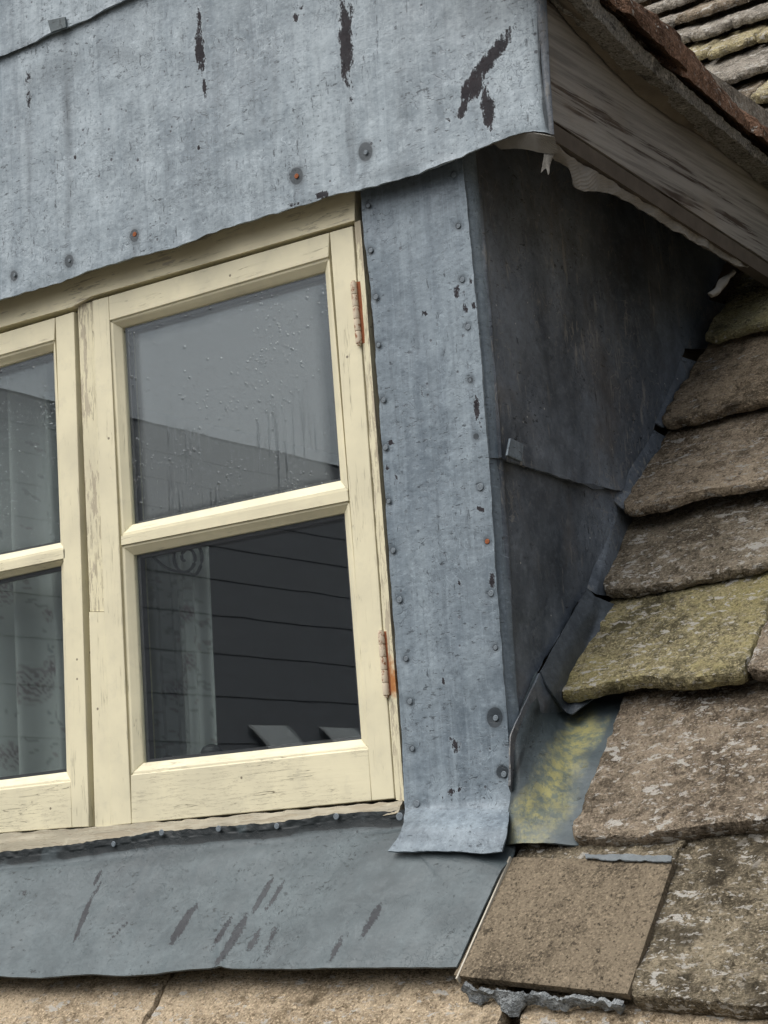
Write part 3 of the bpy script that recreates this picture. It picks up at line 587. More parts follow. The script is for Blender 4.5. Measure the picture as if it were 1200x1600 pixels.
halo_g = [ell(571, 237, 22, 16, 95, 1.3), ell(463, 275, 20, 15, 95, 1.3), ell(210, 368, 16, 11, 95, 1.2), ell(108, 408, 16, 11, 95, 1.2), ell(22, 431, 14, 10, 90, 1.1), ell(412, 190, 8, 7, 90, .7), ell(105, 170, 135, 9, 88, .7), ell(108, 310, 90, 7, 92, .5), ell(85, 110, 60, 26, -20, .35), ell(430, 140, 110, 6, 90, .35), ell(552, 240, 60, 7, 90, .6), ell(180, 85, 45, 18, 5, .35), ell(210, 405, 34, 4, 90, .5), ell(571, 275, 40, 6, 92, .45), ell(463, 300, 30, 6, 92, .45), ell(340, 120, 60, 12, 90, .3), ell(45, 230, 90, 8, 90, .35), ell(545, 190, 60, 6, 90, .5), ell(600, 270, 130, 9, -17, .35), ell(740, 30, 60, 30, 0, .25), ell(846, 90, 120, 7, 86, 1.2), ell(852, 175, 60, 7, 82, 1.0)]
def gdisp(p, u, v, du, dw):
    d = .0035 * fb(p, 5, 3) + .0012 * fb(p, 22, 3, 3)
    return d + .004 * max(0, 1 - dw / .02) * fb(p, 12, 2, 8) * (v > .5)
gab = empty('lead_gable_cladding', (-.6, -.04, 1.0), 'pale blue grey lead sheeting on the gable above the window, with peeled black patches', 'lead cladding')
GL = sheet('lower_sheet', GT, GB, [GT[0], GB[0]], gre, res=.0042, thick=.003, disp=gdisp, mat=M['lead_gable'], parent=gab, attrs={'patch': mask(dark_g), 'halo': mask(halo_g)}, rag=.0022, ragf=35)
lap = smoothline([F(q[0], q[1], gy - .004) for q in ((0, 87), (30, 76), (60, 62), (95, 46), (130, 33), (160, 17), (195, 0), (260, -26))], 4)
lap = [V((-1.62, gy - .004, lap[0].z + .01))] + lap + [V((.10, gy - .004, lap[-1].z + .005))]
sheet('upper_sheet', [V((-1.62, gy, 1.62)), V((-1.0, gy, 1.90)), V((-.28, gy, 1.86))], lap, [V((-1.62, gy, 1.62)), lap[0]], [V((-.28, gy, 1.86)), lap[-1]], res=.006, thick=.003, disp=gdisp, mat=M['lead_gable'], parent=gab, rag=.002)
def clip(name, pts, plane, th, mat, parent, lift=.004):
    q = [plane(*p) for p in pts]; n_ = (q[1] - q[0]).cross(q[2] - q[1]).normalized(); n_ = -n_ if n_.dot(CAM - q[0]) < 0 else n_
    return bev(MB().prism([p + n_ * (lift + th) for p in q], [p + n_ * .0005 for p in q]).build(name, mat, parent), .001)
clip('clip', [(77, 33), (104, 27), (106, 44), (82, 52)], lambda x, y: F(x, y, gy - .006), .001, M['lead_apron'], gab)
nails(gab, [(571, 238, 1.2), (463, 275, 1.1, V((0, -1, 0)), True), (210, 366, 1.0, V((0, -1, 0)), True), (108, 407, .9), (22, 430, .8)], lambda x, y: F(x, y, gy - .0015))
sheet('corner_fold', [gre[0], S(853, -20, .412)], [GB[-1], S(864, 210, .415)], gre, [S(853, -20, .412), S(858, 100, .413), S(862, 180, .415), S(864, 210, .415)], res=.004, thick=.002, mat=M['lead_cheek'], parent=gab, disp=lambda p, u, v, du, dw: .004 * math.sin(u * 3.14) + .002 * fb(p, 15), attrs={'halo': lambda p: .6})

# --- corner strip
py_ = -.012
cst = empty('lead_corner_strip', (.12, -.01, -.05), 'tall grey lead strip nailed beside the right-hand casement, down to a flared foot', 'lead flashing')
ln_ = [(562, 285), (566, 345), (578, 450), (590, 600), (603, 800), (617, 1000), (627, 1150), (632, 1250)]
lnF = [F(x, y, py_) for x, y in ln_] + [F(633, 1268, py_ - .006), RF(629, 1294, .034), RF(620, 1313, .029), RF(606, 1330, .025)]
rn_ = [(721, 240), (731, 340), (742, 450), (752, 560), (762, 700), (772, 860), (783, 1010), (791, 1110), (795, 1180), (797, 1235)]
rnF = [F(x, y, py_ - .003) for x, y in rn_] + [F(796, 1262, py_ - .012), RF(792, 1297, .034), RF(784, 1331, .026)]
Lx = smoothline([V((.018, py_, 1.06))] + lnF, 4); Rx_ = smoothline([V((.222, py_, 1.06))] + rnF, 4)
botc = smoothline([Lx[-1], RF(650, 1331, .025), RF(700, 1330, .026), RF(745, 1333, .025), Rx_[-1]], 6)
nl = [(575, 321), (579, 391), (587, 464), (591, 539), (599, 625), (602, 699), (607, 783), (614, 860), (624, 937), (634, 1029), (640, 1096), (644, 1170), (651, 1256, 1.3)]
nr = [(709, 273), (716, 353), (722, 437), (731, 511), (735, 594), (744, 682, 1, V((0, -1, 0)), True), (750, 761, 1.2), (761, 846, 1, V((0, -1, 0)), True), (767, 927, 1.1), (774, 1012), (774, 1122, 1.1), (787, 1210)]
halo_s = [ell(q[0], q[1], 10, 9, 90, 1.0) for q in nl + nr] + [ell(773, 1121, 21, 16, 90, 1.6), ell(785, 1206, 14, 13, 90, 1.5), ell(722, 437, 10, 10, 0, .8), ell(640, 290, 95, 22, -14, .5), ell(640, 1290, 30, 40, 90, .4)]
dark_s = [ell(714, 455, 14, 6, 90, 1.0), ell(726, 480, 16, 6, 80, .95), ell(735, 440, 12, 4, 90, .9), ell(745, 640, 24, 6, 84, 1.05), ell(750, 665, 12, 4, 90, .9), ell(751, 796, 10, 4, 20, 1.0), ell(611, 692, 5, 4, 0, 1.3), ell(605, 732, 5, 4, 90, 1.1), ell(718, 911, 6, 4, 60, 1.0), ell(769, 905, 16, 6, 80, 1.0), ell(693, 1065, 7, 4, 80, .9), ell(712, 1165, 20, 12, 60, .55), ell(712, 1235, 16, 6, -20, .9), ell(690, 1245, 8, 4, 60, .8), ell(660, 620, 26, 4, 80, .3), ell(620, 745, 8, 4, 60, .8), ell(740, 480, 10, 4, 90, .8), ell(664, 490, 8, 5, 0, .7)]
def cdisp(p, u, v, du, dw):
    x, y = px_of(p); d = .0022 * fb(p, 7, 3) + .0008 * fb(p, 30, 3, 3)
    for q in nl + nr:
        r2 = ((x - q[0]) ** 2 + (y - q[1]) ** 2) / 120
        if r2 < 4: d -= .0014 * math.exp(-r2)
    return d
sheet('lead_sheet', [Lx[0], Rx_[0]], botc, Lx, Rx_, res=.0036, thick=.003, disp=cdisp, mat=M['lead_strip'], parent=cst, attrs={'patch': mask(dark_s), 'halo': mask(halo_s)}, rag=.0013, ragf=45)
nails(cst, nl + nr, lambda x, y: F(x, y, py_ - .001 - .0015), .0045)

# --- cheek
CX = .2285
chk = empty('lead_cheek_cladding', (CX, .4, -.05), 'dark lead covering on the side wall of the dormer, two overlapping sheets under the eaves', 'lead cladding')
def Cpt(x, y, o=0.0): return S(x, y, CX + o)
def edge_in(px, py):                                   # where the cheek lead turns round the corner, behind the strip
    p = F(px, py, -.006); return V((CX - .012, -.008, p.z))
lapL = [Cpt(783, 714, .010), Cpt(795, 717, .014), Cpt(815, 724, .015), Cpt(880, 745, .015), Cpt(905, 752, .017), Cpt(940, 760, .014), Cpt(972, 766, .009)]
lapR = smoothline(lapL, 4)
upR = smoothline([V((CX, 1.22, 1.19)), V((CX, 1.10, 1.15)), Cpt(1112, 455, .0), Cpt(1095, 500), Cpt(1070, 548), Cpt(1040, 625), Cpt(1020, 672), Cpt(990, 735), Cpt(980, 757, .002), Cpt(972, 766, .004)], 4)
upL = smoothline([V((CX, .013, 1.19)), V((CX, .013, .9)), V((CX, .013, .65)), V((CX, .013, lapR[0].z))], 4)
def kdisp(p, u, v, du, dw):
    roll = .006 * math.exp(-((du if u < .5 else 9) / .012 - 1) ** 2)
    return .005 * fb(p, 3.5, 3) + .0016 * fb(p, 14, 3, 4) + roll
def roll(z0, z1, nm, dx=0.0):
    arc = lambda z, r=.026: [V((CX - r * 1.0 + dx + r * math.sin(R(a_)), -.0105 + r - r * math.cos(R(a_)), z)) for a_ in range(0, 91, 9)]
    sheet(nm, arc(z1), arc(z0), res=.003, thick=.002, mat=M['lead_strip'], parent=chk, disp=lambda p, u, v, du, dw: .0018 * fb(p, 9, 3), rag=.0008)
roll(lapR[0].z - .001, 1.10, 'corner_roll', .006); roll(.02, lapR[0].z + .02, 'corner_roll', .002)
stc = [ell(850, 420, 70, 40, 30, .3)]
hal_c = [ell(760, 500, 250, 8, 88, -.0)]
up = sheet('upper_sheet', [upL[0], upR[0]], lapR, upL, upR, res=.0065, thick=.003, disp=kdisp, mat=M['lead_cheek'], parent=chk, rag=.002)
lowR = smoothline([Cpt(985, 740, -.004), Cpt(970, 790, -.004), Cpt(945, 850, -.004), Cpt(918, 915, -.004), Cpt(880, 985, -.002), Cpt(842, 1050, .0), Cpt(815, 1110, .0), Cpt(800, 1135, .0)], 4)
lowL = smoothline([V((CX - .003, .012, lapR[0].z + .05)), V((CX - .003, .012, .3)), V((CX - .003, .012, .09)), V((CX - .002, -.001, lowR[-1].z - .01))], 4)
sheet('lower_sheet', [lowL[0], V((CX - .004, .55, lapR[-1].z + .08))], [lowL[-1], lowR[-1]], lowL, [V((CX - .004, .55, lapR[-1].z + .08))] + lowR, res=.0065, thick=.003, disp=kdisp, mat=M['lead_cheek'], parent=chk, rag=.002)
clip('clip', [(794, 685), (815, 695), (812, 722), (789, 712)], lambda x, y: Cpt(x, y, .020), .0015, M['lead_strip'], chk, .003)
clip('clip', [(787, 712), (815, 722), (812, 728), (792, 722)], lambda x, y: Cpt(x, y, .016), .002, M['lead_cheek'], chk, .003)
clip('clip', [(905, 755), (925, 756), (943, 765), (925, 766)], lambda x, y: Cpt(x, y, .019), .0015, M['lead_soaker'], chk, .002)

# --- soakers between cheek and slates
def soaker(label, T_, B_, L_=None, R_=None, mat='lead_soaker', res=.005, **kw):
    o = sheet('lead_soaker', T_, B_, L_, R_, res=res, thick=.0025, mat=M[mat], disp=lambda p, u, v, du, dw: .002 * fb(p, 12, 3), rag=.0012, **kw)
    return tag(o, label, 'lead flashing', 'lead soakers beside the cheek')
o8, o9 = CX + .004, CX - .007
soaker('small dark soaker just beneath the lap of the cheek, beside a brown slate', [S(955, 770, o9), RF(1010, 800, -.055)], [S(912, 915, o9), S(932, 928, o8 + .004), RF(975, 935, -.055)], [S(955, 770, o9), S(935, 845, o9), S(912, 915, o9)], mat='lead_cheek')
t5 = [S(918, 918, o8 + .001), S(930, 932, o8 + .01), RF(1000, 960, -.065)]
b5 = smoothline([S(845, 1050, o8 + .004), S(862, 1082, .245), RF(880, 1108, .002), RF(893, 1116, .0), RF(905, 1108, -.003), RF(925, 1092, -.008), RF(950, 1080, -.012), RF(1000, 1070, -.017), RF(1040, 1066, -.020)], 4)
soaker('curled dark soaker turned up under the yellow lichened slate', t5, b5, [t5[0], S(880, 985, o8 + .002), b5[0]])
st_y = [ell(905, 1150, 60, 34, -60, 1.0), ell(870, 1210, 100, 44, -62, .85), ell(845, 1270, 80, 50, -50, .75), ell(910, 1140, 30, 22, 0, 1.0), ell(935, 1150, 50, 9, -62, .7)]
yT = smoothline([S(838, 1050, CX + .002), S(850, 1085, .235), RF(885, 1100, -.034), RF(930, 1080, -.045), RF(1010, 1070, -.055)], 4)
yB = smoothline([F(787, 1322, -.040), RF(805, 1318, .008), RF(850, 1316, .0), RF(890, 1321, -.010), RF(925, 1322, -.022), RF(962, 1319, -.030)], 4)
yL = smoothline([S(838, 1050, CX + .002), S(815, 1105, CX + .002), S(800, 1150, CX + .002), S(801, 1215, CX + .004), S(793, 1280, .222), F(787, 1322, -.040)], 4)
yR = [yT[-1], RF(1010, 1180, -.040), yB[-1]]
soaker('yellow stained pale lead lying on the roof beside the flared foot of the corner strip', yT, yB, yL, yR, mat='lead_apron', res=.004, attrs={'stain': mask(st_y), 'halo': mask([ell(812, 1190, 110, 16, -72, .75), ell(880, 1105, 40, 14, 0, .5), ell(840, 1110, 60, 30, -60, .7)])})
soaker('dark upstand soaker between the cheek foot and the yellow stained lead', [S(843, 1052, .236), S(862, 1085, .239), RF(884, 1110, -.030)], [S(797, 1228, .236), RF(806, 1262, .004), RF(812, 1262, .0045)], [S(843, 1052, .236), S(815, 1112, .236), S(798, 1150, .238), S(797, 1228, .236)], [RF(884, 1110, -.030), RF(850, 1180, -.010), RF(828, 1235, .003), RF(812, 1262, .0045)], mat='lead_cheek')
soaker('thin dark soaker between the cheek and the second slate below the eaves', [S(1095, 465, o9), RF(1150, 480, -.055)], [S(1055, 545, o9), RF(1110, 545, -.05)], mat='lead_cheek')
soaker('thin dark soaker corner jutting at the third slate below the eaves', [S(1058, 555, o9), RF(1115, 575, -.055)], [S(1012, 655, o9), S(1036, 668, o8 + .006), RF(1075, 662, -.05)], mat='lead_cheek')
soaker('dark soaker showing at the tip of the fourth slate, above the cheek lap', [S(1010, 665, o9), RF(1070, 700, -.055)], [S(955, 778, o9), S(976, 798, o8 + .006), RF(1025, 812, -.05)], mat='lead_cheek')

# --- apron
apr = empty('lead_apron', (-.5, -.1, -.2), 'wide grey lead apron below the window sill with slanting brown scratches', 'lead flashing')
aT = [F(0, 1331, -.024), F(60, 1325, -.024), F(120, 1318, -.024), F(155, 1312, -.024), F(205, 1306, -.024), F(250, 1298, -.024), F(300, 1296, -.024), F(345, 1291, -.024), F(430, 1285, -.024), F(520, 1272, -.024), F(600, 1268, -.024), F(634, 1264, -.024)]
aT = [ext(aT[0], aT[3], -1.6)] + smoothline(aT, 3) + [F(800, 1255, -.004)]
aB = [RF(0, 1525, .014), RF(60, 1527, .014), RF(120, 1523, .015), RF(145, 1521, .016), RF(190, 1524, .014), RF(240, 1521, .016), RF(270, 1517, .02), RF(330, 1512, .016), RF(343, 1509, .02), (RF(362, 1513, .014)), RF(450, 1514, .014), RF(560, 1512, .016), RF(712, 1509, .015)]
aB = [V((-1.6, aB[0].y, aB[0].z))] + smoothline(aB, 3)
def prof(x_top, x_bot, zt, ytop=-.024):
    return None
aR = smoothline([aT[-1], F(800, 1290, -.022), RF(790, 1345, .012), RF(770, 1385, .012), RF(740, 1450, .012), aB[-1]], 4)
l0, l1 = aT[0], aB[0]
midz = l0.z - .035
aLn = smoothline([l0, V((-1.6, -.026, l0.z - .025)), V((-1.6, -.036, l0.z - .045)), V((-1.6, -.055, W(0, 0, .012).z + (-.055) * 1.13 + .0)), l1], 5)
# profile is bent: build the grid as rows by hand so every column turns out at the same height
def apron_grid():
    nu = 430; T_ = resample(aT[:-1], nu); B_ = resample(aB, nu); rows = []
    for j in range(100):
        t = j / 99; row = []
        for i in range(nu + 1):
            a, b = T_[i], B_[i]
            if i == nu: b = b
            k1 = V((a.x + .002, -.027, a.z - .028)); k2 = V((a.x * .95 + b.x * .05, -.045, -.04 - .045 * 1.13 + .022)); k3 = a.lerp(b, .45); k3 = V((k3.x, -.09, -.04 - .09 * 1.13 + .016))
            pl = [a, k1, k2, k3, b]; s_ = t * 4; q_ = min(3, int(s_)); f_ = s_ - q_
            p0, p1, p2, p3 = pl[max(q_ - 1, 0)], pl[q_], pl[q_ + 1], pl[min(q_ + 2, 4)]
            row.append(.5 * ((2 * p1) + (p2 - p0) * f_ + (2 * p0 - 5 * p1 + 4 * p2 - p3) * f_ * f_ + (3 * p1 - p0 - 3 * p2 + p3) * f_ ** 3))
        rows.append(row)
    # right of the window the apron runs on under the foot of the strip
    ex = resample([RF(712, 1509, .015), RF(740, 1450, .012), RF(770, 1385, .012), RF(793, 1340, .012), W(.235, -.03, .012)], 99)[::-1]
    for j in range(100):
        a = rows[j][-1]; b = ex[j]
        bk = max(0.0, min(1, (34 - j) / 10)) * .014
        for c_ in range(26): rows[j][-1 - c_] = rows[j][-1 - c_] + V((0, bk * (1 - c_ / 26), 0)) if j < 34 else rows[j][-1 - c_]
        a = rows[j][-1]; b = b + V((0, bk, 0)); rows[j] += [a.lerp(b, c_ / 50) for c_ in range(1, 51)]
    return rows
rows = apron_grid(); hh, ww = len(rows), len(rows[0])
sc_a = [ell(130, 1435, 50, 5.0, -68, 1.19), ell(152, 1390, 32, 3.4, -62, 0.75), ell(285, 1445, 42, 8.2, -58, 1.31), ell(300, 1425, 25, 5.0, -55, 1.0), ell(345, 1460, 45, 5.0, -58, 1.19), ell(360, 1475, 60, 8.2, -55, 0.94), ell(372, 1450, 42, 6.6, -58, 0.88), ell(410, 1400, 45, 5.8, -60, 1.12), ell(430, 1400, 42, 4.2, -58, 1.12), ell(398, 1470, 37, 9.0, -60, 0.75), ell(425, 1465, 45, 9.0, -70, 0.69), ell(525, 1482, 27, 5.8, -62, 1.06), ell(578, 1440, 42, 5.8, -62, 1.06), ell(152, 1372, 17, 3.0, -62, 1.5), ell(185, 1455, 32, 3.0, -48, 0.88), ell(95, 1362, 17, 5.0, -55, 0.5), ell(590, 1430, 25, 4.2, -60, 0.75), ell(40, 1395, 25, 7.4, 10, 0.38)]
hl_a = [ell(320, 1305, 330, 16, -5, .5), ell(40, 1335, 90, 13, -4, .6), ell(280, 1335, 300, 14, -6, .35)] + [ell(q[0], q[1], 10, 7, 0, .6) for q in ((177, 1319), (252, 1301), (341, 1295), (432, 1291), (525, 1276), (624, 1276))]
vs, at_p, at_h = [], [], []; fp, fh = mask(sc_a), mask(hl_a)
for j in range(hh):
    for i in range(ww):
        p = rows[j][i].copy(); dn = RN if j > 28 else V((0, -1, 0)); p += dn * (.0028 * fb(p, 6, 3) + .0010 * fb(p, 25, 3, 2) + (.002 * fb(p, 60, 3, 4) if j < 12 else 0))
        if j < 4: p.z += .002 * fb(p, 50, 3, 7)
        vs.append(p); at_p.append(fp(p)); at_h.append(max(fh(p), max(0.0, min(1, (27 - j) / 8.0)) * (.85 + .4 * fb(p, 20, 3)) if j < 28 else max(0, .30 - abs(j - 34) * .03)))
K = len(vs); vs += [p - (RN if (i_ // ww) > 28 else V((0, -1, 0))) * .0032 for i_, p in enumerate(vs)]; fc = []
for j in range(hh - 1):
    for i in range(ww - 1):
        a = j * ww + i; fc += [(a, a + 1, a + ww + 1, a + ww), (K + a, K + a + ww, K + a + ww + 1, K + a + 1)]
ring = list(range(ww)) + [j * ww + ww - 1 for j in range(1, hh)] + [(hh - 1) * ww + i for i in range(ww - 2, -1, -1)] + [j * ww for j in range(hh - 2, 0, -1)]
fc += [(ring[a], ring[(a + 1) % len(ring)], K + ring[(a + 1) % len(ring)], K + ring[a]) for a in range(len(ring))]
auto_smooth(link('lead_sheet', vs, fc, M['lead_apron'], apr, attrs={'patch': at_p * 2, 'halo': at_h * 2}), 60)
nails(apr, [(177, 1319, 1.4), (252, 1301, 1.4), (341, 1295, 1.2), (432, 1291, 1.4), (525, 1276, 1.3), (624, 1276, 1.4)], lambda x, y: F(x, y, -.029), .0042)

# ------------------------------------------------------------------ stone slates
def slate(name, tailpts, head, label, mat, th=.018, res=.0048, amp=.0045, seed=1.0, group='stone slates of the main roof', off=0.0, drop=.030, cat='roof slate', v_gauge=.24, smooth_=False, tilt=None, er=.0012):
    """tailpts: (u,v) left to right along the bottom edge; head: (u,v) left, (u,v) right"""
    vt = sum(q[1] for q in tailpts) / len(tailpts)
    def O(u, v): return W(u, v, off - drop * (v - vt) / v_gauge)
    B_ = smoothline([O(*q) for q in tailpts], 6) if len(tailpts) > 2 else [O(*q) for q in tailpts]
    T_ = [O(*head[0]), O(*head[-1])]
    rg = 0.0 if smooth_ else .006
    def rgl(a, b, s_):
        out = []
        for i in range(25):
            t = i / 24; p = a.lerp(b, t); out.append(p + V((1, 0, 0)) * rg * fb(p, 14, 4, s_) * min(1, 4 * t, 4 * (1 - t) + .3))
        return out
    Ll, Rl = rgl(T_[0], B_[0], seed), rgl(T_[1], B_[-1], seed + 4)
    if not smooth_: B_ = [p + RU * (.0045 * fb(p, 16, 4, seed + 8)) * min(1, 6 * i / len(B_), 6 * (1 - i / len(B_))) for i, p in enumerate(B_)]
    def dsp(p, u, v, du, dw):
        if smooth_: return .0006 * fb(p, 30, 3, seed)
        bedr = fb(V((p.x * 9, p.y * 22, p.z * 22)), 1, 4, seed)
        return amp * (.25 * fb(p, 8, 3, seed) + .75 * bedr + .5 * fb(p, 45, 4, seed) + .5 * max(0, fb(p, 24, 4, seed + 20))) + .0015 * noise.noise(V((p.x * 18, p.y * 60, p.z * 60 + seed)))
    o = sheet(name, T_, B_, Ll, Rl, res=res, thick=th, disp=dsp, mat=M[mat], nwall=3, wall_rag=0.0 if smooth_ else .0025, edge_round=.0015 if smooth_ else er, seed=seed, rag=0.0 if smooth_ else .003, ragf=40, sm=32)
    return tag(o, label, cat, group)
def U(x, y, o=0.0): u, v, _ = uv_of(RF(x, y, o)); return (u, v)
def sl(tail_px, head_px, label, mat, **kw):
    """tail_px along the visible bottom edge; head_px: where each side edge goes under the slate above"""
    tp = [U(*p) for p in tail_px]; hl, hr = U(*head_px[0]), (U(*head_px[1]) if isinstance(head_px[1], tuple) else None)
    def cont(a, b, v):
        t = (v - a[1]) / (b[1] - a[1]); return (a[0] + (b[0] - a[0]) * t, v)
    vh = hl[1] + .06
    right = tp[-1] if hr is None else None
    hL = cont(tp[0], hl, vh); hR = (tp[-1][0] - .01, vh) if hr is None else cont(tp[-1], hr, vh)
    return slate('stone_slate', tp, (hL, hR), label, mat, **kw)
def ext_u(pts, du):                                    # carry a tail on to the right of the frame
    return pts
def tailx(px, du=.30, n=3, dv0=0.0):
    return px
SL = []
def big(tail, head, more, label, mat, **kw):
    of = kw.get('off', 0.0); tp = [U(*p, of) for p in tail]; a, b = tp[-2], tp[-1]; sl_ = (b[1] - a[1]) / (b[0] - a[0]); sl_ = max(-.12, min(.12, sl_))
    for d in (more * .5, more): tp.append((b[0] + d, b[1] + sl_ * d * .3))
    hl = U(*head, of - .028); vh = hl[1] + .07; t = (vh - tp[0][1]) / (hl[1] - tp[0][1]); t = min(t, 1.5)
    hL = (tp[0][0] + (hl[0] - tp[0][0]) * t, vh); hR = (tp[-1][0] - .01, vh)
    return slate('stone_slate', tp, (hL, hR), label, mat, **kw)
big([(1100, 522), (1118, 524), (1150, 514), (1200, 503)], (1168, 420), .30, 'olive slate at the top, under the end of the eaves board', 'st_olive', seed=2.0, v_gauge=.24, off=.022)
big([(1033, 650), (1045, 657), (1085, 650), (1140, 637), (1200, 620)], (1108, 525), .26, 'brown slate directly below the olive topmost slate', 'st_warm', seed=5.0, v_gauge=.25, off=.018)
big([(972, 783), (984, 793), (1030, 787), (1090, 768), (1200, 748)], (1036, 662), .28, 'white flecked brown slate whose tip touches the end of the cheek lap', 'st_brown', seed=8.0, v_gauge=.24, off=.036, drop=.045)
big([(943, 912), (955, 921), (1010, 915), (1100, 900), (1200, 876)], (990, 800), .22, 'brown slate with many white flecks, directly above the yellow lichened slate', 'st_brown2', seed=11.0, v_gauge=.22, off=.010)
tp5 = [U(*p, .026) for p in ((872, 1072), (882, 1080), (930, 1070), (990, 1056), (1060, 1060), (1130, 1056), (1158, 1048), (1165, 1036))]
slate('stone_slate', tp5, ((U(943, 925, -.006)[0] + .016, U(945, 925)[1] + .07), (U(1192, 915, -.006)[0] + .015, U(945, 925)[1] + .07)), 'yellow lichened slate with white spots, above the curled soaker', 'st_yellow', seed=14.0, th=.024, off=.026, drop=.038)
slate('stone_slate', [U(*p, .024) for p in ((1168, 1042), (1185, 1049), (1215, 1045), (1260, 1040))] + [(U(1260, 1040)[0] + .25, U(1260, 1040)[1])], ((U(1196, 915)[0] + .016, U(945, 925)[1] + .07), (U(1260, 1040)[0] + .24, U(945, 925)[1] + .07)), 'pinkish slate at the right edge, next to the yellow lichened slate', 'st_pink', seed=17.0, th=.022, off=.024, drop=.038)
big([(893, 1296), (903, 1309), (950, 1306), (1010, 1302), (1080, 1290), (1140, 1283), (1200, 1276)], (972, 1092), .26, 'large pinkish brown slate beside the yellow stained lead', 'st_pink', seed=21.0, v_gauge=.30, th=.026, amp=.0055, off=.004)
# course of the new sawn slate
nt = [U(713, 1529), U(985, 1560)]; nh = [U(797, 1338), U(1052, 1345)]
ns_ = slate('stone_slate', nt, (nh[0], nh[1]), 'smooth new sawn slate with straight edges, beside the corner of the apron', 'st_new', seed=25.0, th=.013, off=.010, drop=.010, smooth_=True, res=.004)
a_, b_ = RF(713, 1529, .010), RF(797, 1338, .006); ev = V((-.0016, 0, 0))
MB().prism([a_ + ev, a_ - ev * .6, b_ - ev * .6, b_ + ev], [p - RN * .010 for p in (a_ + ev, a_ - ev * .6, b_ - ev * .6, b_ + ev)]).build('lit_sawn_edge', M['sawn'], ns_)  # pale strip on the fresh sawn edge, its lit look put into the colour
slate('stone_slate', [(U(800, 1330)[0] + .004, -.10), (U(1060, 1335)[0] - .01, -.125)], ((U(815, 1300)[0], .10), (U(1075, 1290)[0], .10)), 'dark old slate edge showing between the new sawn slate and the big slate above', 'st_patch', seed=26.0, th=.014, off=-.012, drop=.014)
slate('stone_slate', [U(986, 1550), U(1000, 1560), U(1080, 1566), U(1150, 1572), U(1200, 1575), (U(1200, 1575)[0] + .25, U(1200, 1575)[1])], ((U(1060, 1345, -.005)[0] - .022, .05), (U(1200, 1306)[0] + .25, .05)), 'thick dark blotched slate with bold white lichen, right of the smooth new slate', 'st_patch', seed=28.0, th=.030, v_gauge=.30, amp=.0075, off=.007)
# lowest row
vB = -.66
slate('stone_slate', [(-.80, vB), (-.60, vB + .005), (U(200, 1612)[0] - .006, vB + .003)], ((-.80, -.17), (U(247, 1520)[0] - .003, -.17)), 'pale tan slate in the bottom left corner under the apron', 'st_tan', seed=31.0, th=.025, v_gauge=.3, drop=.02, amp=.0025)
slate('stone_slate', [(U(200, 1612)[0] + .002, vB), (0.0, vB + .01), (U(790, 1600)[0] - .01, vB)], ((U(247, 1520)[0] + .005, -.17), (U(790, 1500)[0] - .01, -.17)), 'pale tan slate with a dark and white lichen blotch, under the middle of the apron', 'st_tan2' if 'st_tan2' in M else 'st_tan', seed=34.0, th=.025, v_gauge=.3, drop=.02, amp=.0025)
slate('stone_slate', [(U(800, 1600)[0], vB), (.5, vB + .01), (.78, vB)], ((U(800, 1500)[0] + .03, -.17), (.80, -.17)), 'tan brown slate below the smooth new slate, lowest at the right', 'st_tan', seed=37.0, th=.025, v_gauge=.3, drop=.02, off=-.004, amp=.004)
# mortar and sealant
tag(sheet('sealant', [RF(915, 1334, .001), RF(980, 1335, .001), RF(1050, 1337, .001)], [RF(915, 1341, .006), RF(980, 1344, .006), RF(1048, 1346, .006)], res=.0025, thick=.0015, mat=M['sealant'], disp=lambda p, u, v, du, dw: .001 * fb(p, 60, 3), rag=.002, ragf=90), 'smear of blue grey sealant along the top edge of the smooth new slate', 'sealant')
mo = sheet('mortar_bed', [RF(722, 1542, .001), RF(800, 1552, .001), RF(900, 1563, .001), RF(972, 1570, .001)], smoothline([RF(722, 1550, -.010), RF(745, 1568, -.018), RF(770, 1562, -.016), RF(790, 1584, -.020), RF(805, 1586, -.020), RF(830, 1568, -.016), RF(870, 1578, -.018), RF(920, 1574, -.018), RF(975, 1584, -.018)], 4), res=.0025, thick=.006, mat=M['bed'], disp=lambda p, u, v, du, dw: .0035 * fb(p, 45, 4), rag=.006, ragf=70)
tag(mo, 'crumpled grey mortar bedding squeezed out below the smooth new slate', 'mortar')

# --- narrow courses seen above the dormer eaves
upper = [2.03, 2.143, 2.279, 2.451, 2.585, 2.71, 2.83, 2.94, 3.05]
ordn = ['lowest', 'second', 'third', 'fourth', 'fifth', 'sixth', 'seventh', 'eighth', 'ninth']
brk = {0: [-.16, .10, .19, .32, .62, .9], 1: [-.25, .02, .135, .30, .55, .9], 2: [-.35, -.10, .155, .42, .7, .9], 3: [-.35, -.04, .085, .40, .65, .9], 4: [-.45, -.12, -.01, .24, .52, .9], 5: [-.5, -.20, .02, .28, .6, .9], 6: [-.7, -.35, -.15, .08, .35, .6, .9], 7: [-.8, -.42, -.22, .02, .3, .6, .9], 8: [-.8, -.5, -.3, -.08, .2, .5, .9]}
rnd = random.Random(11); cyc = ['st_grey', 'st_gold', 'st_grey', 'st_gold', 'st_grey', 'st_grey', 'st_grey', 'st_grey', 'st_grey']
hue = {'st_grey': 'grey', 'st_gold': 'golden lichened', 'st_pink': 'pinkish', 'st_yellow': 'yellow'}
